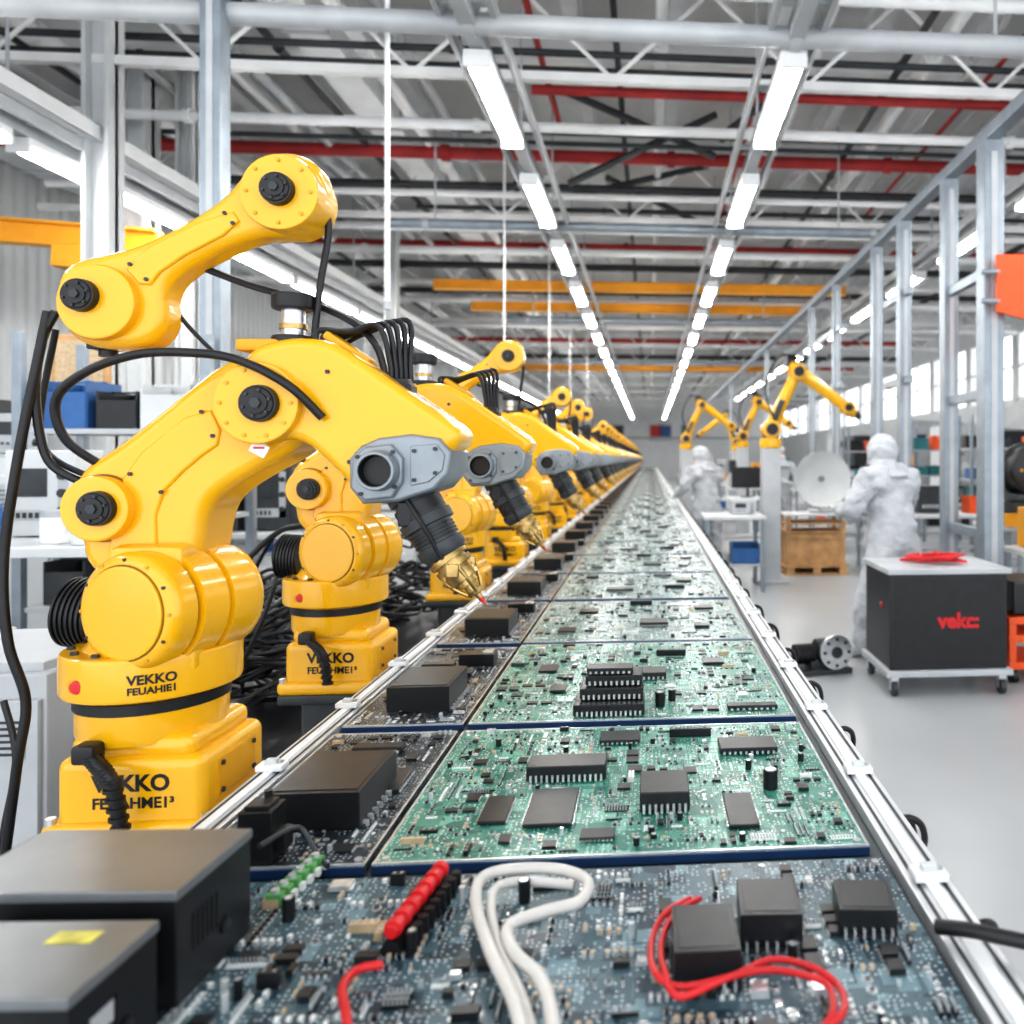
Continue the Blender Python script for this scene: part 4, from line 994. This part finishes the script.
# ------------------------------------------------------------ smaller robots across the aisle
def small_robot(x,y,z,flip=1,sc=1.,label='yellow jointed robot arm standing across the aisle'):
    r=thing('robot_arm',label,'robot',(x,y,0),group='robots across the aisle'); f=flip
    def V3(a,c,b_=0): return Vector((a*f*sc,b_*sc,z+c*sc))
    b=MB(); b.box((0,0,z/2),(.22,.22,z),'lgrey',.01); b.box((0,0,.02),(.4,.4,.04),'lgrey',.005); part(r,'pedestal',b,label='grey pedestal')
    b=MB(); b.cyl(V3(0,0),V3(0,.12),.13*sc,'yel',n=24,bev=.02); b.cyl(V3(0,.12),V3(0,.15),.10*sc,'blk',n=24); part(r,'base',b)
    b=MB(); b.cyl(V3(0,.22,-.14),V3(0,.22,.14),.11*sc,'yel',n=28,bev=.02); b.cyl(V3(0,.22,-.17),V3(0,.22,-.14),.07*sc,'blk',n=20); part(r,'shoulder_joint',b)
    b=MB(); b.tube([V3(0,.2),V3(.12,.5),V3(.30,.86)],.085*sc,'yel',14,4,taper=.065*sc); b.cyl(V3(.32,.9,-.12),V3(.32,.9,.12),.10*sc,'yel',n=24,bev=.02); b.box(V3(.08,.45,-.09),(.07*sc,.05*sc,.25*sc),'dgrey',.01,rot=Matrix.Rotation(.4*f,3,'Y')); part(r,'lower_arm',b)
    b=MB(); b.cyl(V3(.32,.9,-.15),V3(.32,.9,-.12),.06*sc,'blk',n=16); b.box(V3(.25,1.04),(.12*sc,.12*sc,.14*sc),'blk',.015); part(r,'joint_cap',b)
    b=MB(); b.tube([V3(.22,.98),V3(.55,.76),V3(.92,.48)],.09*sc,'yel',14,4,taper=.06*sc); b.cyl(V3(.92,.48,-.1),V3(.92,.48,.1),.08*sc,'yel',n=20,bev=.015); b.cyl(V3(.92,.48,-.12),V3(.92,.48,-.1),.045*sc,'blk',n=16); part(r,'forearm',b)
    b=MB(); b.cyl(V3(.92,.46),V3(1.02,.42),.07*sc,'yel',n=16); b.cyl(V3(1.02,.42),V3(1.08,.36),.05*sc,'dgrey',r1=.03*sc,n=16); part(r,'wrist',b)
    b=MB(); b.tube([V3(.05,.3,-.1),V3(-.08,.7,-.12),V3(.1,1.08,-.12),V3(.4,1.0,-.12)],.014*sc,'blk',8,6); part(r,'arm_cable',b)
x,y,_=G(770,9.7); small_robot(x,y,1.62,1,1.02)
x,y,_=G(686,15); small_robot(x,y,1.66,1,.92)
x,y,_=G(742,15.2); small_robot(x,y,1.7,1,.95)
x,y,_=G(735,20); small_robot(x,y,1.7,-1,.9)
b=MB(); b.prism([(0,0),(.20,-.05),(.45,-.10),(.75,-.04),(.75,.40),(.4,.44),(0,.43)],-.015,.015,'orange',.004,0); b.cyl((-.12,0,.3),(.02,0,.3),.02,'frame',n=10); b.cyl((-.12,0,.08),(.02,0,.08),.02,'frame',n=10)
thing('orange_panel','bright orange panel bracketed to a portal post','panel',(2.60,5.83,2.6),mb=b)
r=thing('pallet_truck','orange trolley with steel rollers','trolley',(2.72,5.35,0))
b=MB(); 
for z in(.12,.3,.42): b.box((0,0,z),(.7,.46,.05),'orange',.008)
for sx in(-1,1): b.box((sx*.32,-.2,.27),(.05,.05,.35),'orange',.006); b.box((sx*.32,.2,.27),(.05,.05,.35),'orange',.006)
part(r,'frame',b)
for sx in(-1,1):
    for sy in(-1,1):
        b=MB(); b.cyl((sx*.3-.02,sy*.18,.05),(sx*.3+.02,sy*.18,.05),.05,'blk',n=18); part(r,'wheel',b)
b=MB(); b.box((0,0,.12),(.62,.42,.22),'blkp',.02); b.cyl((-.1,-.23,.12),(-.1,-.2,.12),.05,'steel'); b.cyl((.12,-.23,.12),(.12,-.2,.12),.05,'steel'); thing('motor_box','black motor box on an orange trolley','machine part',(2.72,5.35,.446),mb=b)
def rack(x,y,wd,h,k,label,dp=.5):
    r=thing('storage_rack',label,'rack',(x,y,0),group='storage racks')
    for sx in(-1,1):
        for sy in(-1,1):
            b=MB(); b.box((sx*wd/2,sy*dp/2,h/2),(.05,.05,h),k,.004); part(r,'upright',b)
    n=int(h/.5)
    for i in range(n):
        z=.15+i*.5; b=MB(); b.box((0,0,z),(wd,dp,.03),'lgrey',.003); part(r,'shelf',b)
    return n
rn=random.Random(8)
for (x,y) in [(5.8,8.0),(6.2,10.4),(5.9,12.6),(5.9,15.5),(5.4,18.5),(-6.9,6.5),(-7.2,9.5),(-5.2,13.6),(-3.0,5.0)]:
    n=rack(x,y,1.6 if x!=-3.0 else 1.0,2.2,'frame','galvanised storage rack with boxes and bins')
    pal=['dgrey','white','lgrey','offw','dgrey','blkp','blue'] if x<0 else ['blue','dgrey','white','teal','orange','blkp','offw','lgrey','dgrey']
    for i in range(n):
        xx=-.6 if x!=-3.0 else -.32
        lim=.6 if x!=-3.0 else .33
        while xx<lim:
            w_=rn.uniform(.18,.34)
            if rn.random()<.8: bins(x+xx,y-.02,.165+i*.5,rn.choice(pal),'plastic storage bin on a rack shelf',w_,.3,rn.uniform(.12,.28))
            xx+=w_+.05
bench('white-topped bench with lidded containers behind the robots',-2.75,3.75,1.2,.7,1.14)
for x,y,k,l,r_,h_ in [(-2.93,3.52,'white','blue',.09,.2),(-2.72,3.50,'blue','blue',.07,.14),(-3.2,3.9,'lgrey','blue',.1,.3),(-2.50,3.6,'white','lgrey',.06,.11),(-2.34,3.52,'offw','blue',.045,.09)]: can(x,y,1.14,k,l,r_,h_)
instrument(-2.75,3.95,1.14,.3,.2,.4,'offw','off-white instrument on a bench')
instrument(-2.36,3.9,1.14,.24,.2,.24,'lgrey','light grey instrument on a bench')
def cabinet(x,y,wd,dp,h,k,label,rot=0):
    r=thing('machine_cabinet',label,'cabinet',(x,y,0),rot=(0,0,rot))
    b=MB(); b.box((0,0,h/2),(wd,dp,h),k,.01); b.box((0,0,h+.01),(wd*.9,dp*.9,.03),'lgrey',.006); part(r,'body',b)
    for i in range(2):
        dd=part(r,'door',(lambda q:(q.box(((-.25+.5*i)*wd,-dp/2-.008,h*.5),(wd*.46,.02,h*.86),k,.005),q)[1])(MB()))
        hb_=MB(); hb_.cyl(((-.05+.1*i)*wd,-dp/2-.035,h*.5),((-.05+.1*i)*wd,-dp/2-.035,h*.62),.012,'dgrey',n=10); mk('handle',hb_.mesh('handle'),dd)
    b=MB(); b.box((wd*.25,-dp/2-.018,h*.83),(wd*.34,.006,h*.13),'lgrey')
    for i in range(6): b.box((wd*.25,-dp/2-.022,h*(.78+.018*i)),(wd*.3,.006,.006),'dgrey')
    part(r,'vent_panel',b)
    b=MB(); b.box((-wd*.25,-dp/2-.02,h*.8),(wd*.24,.008,h*.1),'dgrey',.003); part(r,'display',b)
    b=MB(); b.cyl((-wd*.25,-dp/2-.04,h*.68),(-wd*.25,-dp/2-.01,h*.68),.03,'dgrey',n=20); part(r,'knob',b)
cabinet(-1.84,2.5,.5,.5,.93,'lgrey','light grey machine cabinet behind the first robot')
cabinet(-2.6,2.75,.7,.6,.9,'offw','off-white machine cabinet beside a bench')
cabinet(-4.1,5.5,1.0,.7,1.5,'offw','tall off-white machine cabinet on the floor'); cabinet(-6.0,7.2,1.0,.7,1.9,'lgrey','tall light grey machine cabinet near a column')
instrument(-4.3,5.4,1.526,.4,.4,.35,'dgrey','dark instrument standing on a machine cabinet'); instrument(-3.85,5.4,1.526,.36,.4,.25,'lgrey','light grey instrument standing on a machine cabinet')
cabinet(-3.3,8.8,1.0,.7,1.5,'white','white painted machine cabinet with vents'); cabinet(-2.7,11.5,1.0,.7,1.6,'offw','off-white machine cabinet in the workshop')
cabinet(-6.1,5.2,1.2,.8,2.2,'offw','tall off-white machine cabinet by the wall')
cabinet(-5.6,9.6,1.1,.8,2.0,'lgrey','tall light grey machine cabinet by the wall'); cabinet(-7.0,11.5,1.2,.8,2.2,'offw','tall off-white machine cabinet by the wall'); cabinet(-7.0,15,1.2,.8,2.2,'lgrey','tall light grey machine cabinet by the wall')
for i in range(9): cabinet(8.4,8+i*3.2,1.4,1.4,2.1+.25*(i%3),['offw','lgrey','offw','dgrey'][i%4],'tall enclosed machine cabinet along the outer wall')
rn=random.Random(33)
for (bx,by,wd) in [(-2.75,6.4,1.3),(-4.4,4.2,1.3),(-2.2,7.6,1.3),(-4.2,10.4,1.2),(-2.2,9.8,1.0),(-2.3,13.5,1.4)]:
    bench('white-topped bench with instruments behind the robots',bx,by,wd,.7,.95)
    xx=-wd/2+.2
    while xx<wd/2-.15:
        w_=rn.uniform(.16,.34); h_=rn.uniform(.12,.6)
        if rn.random()<.25: can(bx+xx,by-.05,.95,'white',rn.choice(['blue','lgrey']),.07,.18)
        else: instrument(bx+xx,by,.95,w_,.32,h_,rn.choice(['lgrey','offw','dgrey','lgrey','offw']),'boxy pale instrument on a white bench')
        if rn.random()<.6: bins(bx+xx,by,.35,rn.choice(['white','dgrey','lgrey','blue']),'plastic bin under a bench',w_,.3,.2)
        xx+=w_+.08
b=MB(); b.box((0,0,0),(.42,.03,.55),'wood',.01); b.box((0,-.02,0),(.34,.01,.46),'tan',.003); b.box((0,.09,.0),(.05,.16,.05),'dgrey',.005)
thing('notice_board','brown notice board fixed to a column','board',(-4.25,6.36,2.15),mb=b)
b=MB(); b.box((0,0,.22),(.75,3.0,.44),'dgrey',.02); b.box((0,0,.45),(.78,3.04,.03),'blkp',.008)
thing('cable_platform','low dark platform behind the robots','platform',(-1.62,4.4,0),mb=b)
def tangle(x0,x1,y0,y1,z,nn,seed,r_=.008,up=.03,lab='heap of tangled black cables on a low platform'):
    b=MB(); rr=random.Random(seed)
    for j in range(nn):
        cx_,cy_=rr.uniform(x0,x1),rr.uniform(y0,y1); ra=rr.uniform(.08,.2); ph=rr.uniform(0,6); pts=[]
        tx,ty=rr.uniform(-.5,.5),rr.uniform(-.5,.5); zz=z+up*j*rr.uniform(.5,1)
        for i in range(14):
            a=ph+i*rr.uniform(.6,1.1); dx=ra*math.cos(a)*rr.uniform(.7,1.1); dy=ra*math.sin(a)*rr.uniform(.7,1.2); pts.append((cx_+dx,cy_+dy,max(z+.01,zz+dx*tx+dy*ty+.02*math.sin(i*1.7))))
        b.tube(pts,r_,'blk' if j%5 else 'dgrey',6,5)
    o=thing('cable_tangle',lab,'cables',mb=b); o['kind']='stuff'
tangle(-1.8,-1.4,3.1,4.2,.475,36,12,up=.018)
tangle(-1.8,-1.4,4.4,5.6,.475,22,13,up=.022)
tangle(-1.4,-1.25,1.9,2.6,.0,18,14,lab='heap of tangled black cables on the floor')
b=MB(); b.tube([(-1.75,3.1,.6),(-1.5,2.9,1.0),(-1.3,3.0,1.25),(-1.2,3.2,1.1),(-1.2,3.3,.5),(-1.2,3.4,.02)],.010,'blk',8,8); b.tube([(-1.6,3.0,.6),(-1.35,2.75,.8),(-1.25,2.8,1.1),(-1.4,3.1,1.2),(-1.65,3.4,.9),(-1.7,3.5,.5)],.008,'blk',8,8)
thing('looped_cable','thick black cables arching over the platform','cable',mb=b)
for i,(x,k) in enumerate([(.4,'red'),(1.1,'blue'),(-2.2,'dgrey'),(2.6,'teal')]):
    b=MB(); b.box((0,0,0),(.9,.03,1.2),'offw',.005); b.box((0,-.02,.05),(.75,.01,.8),k); thing('wall_poster','framed poster on the end wall','poster',(x,YF-.02,3.3),mb=b)
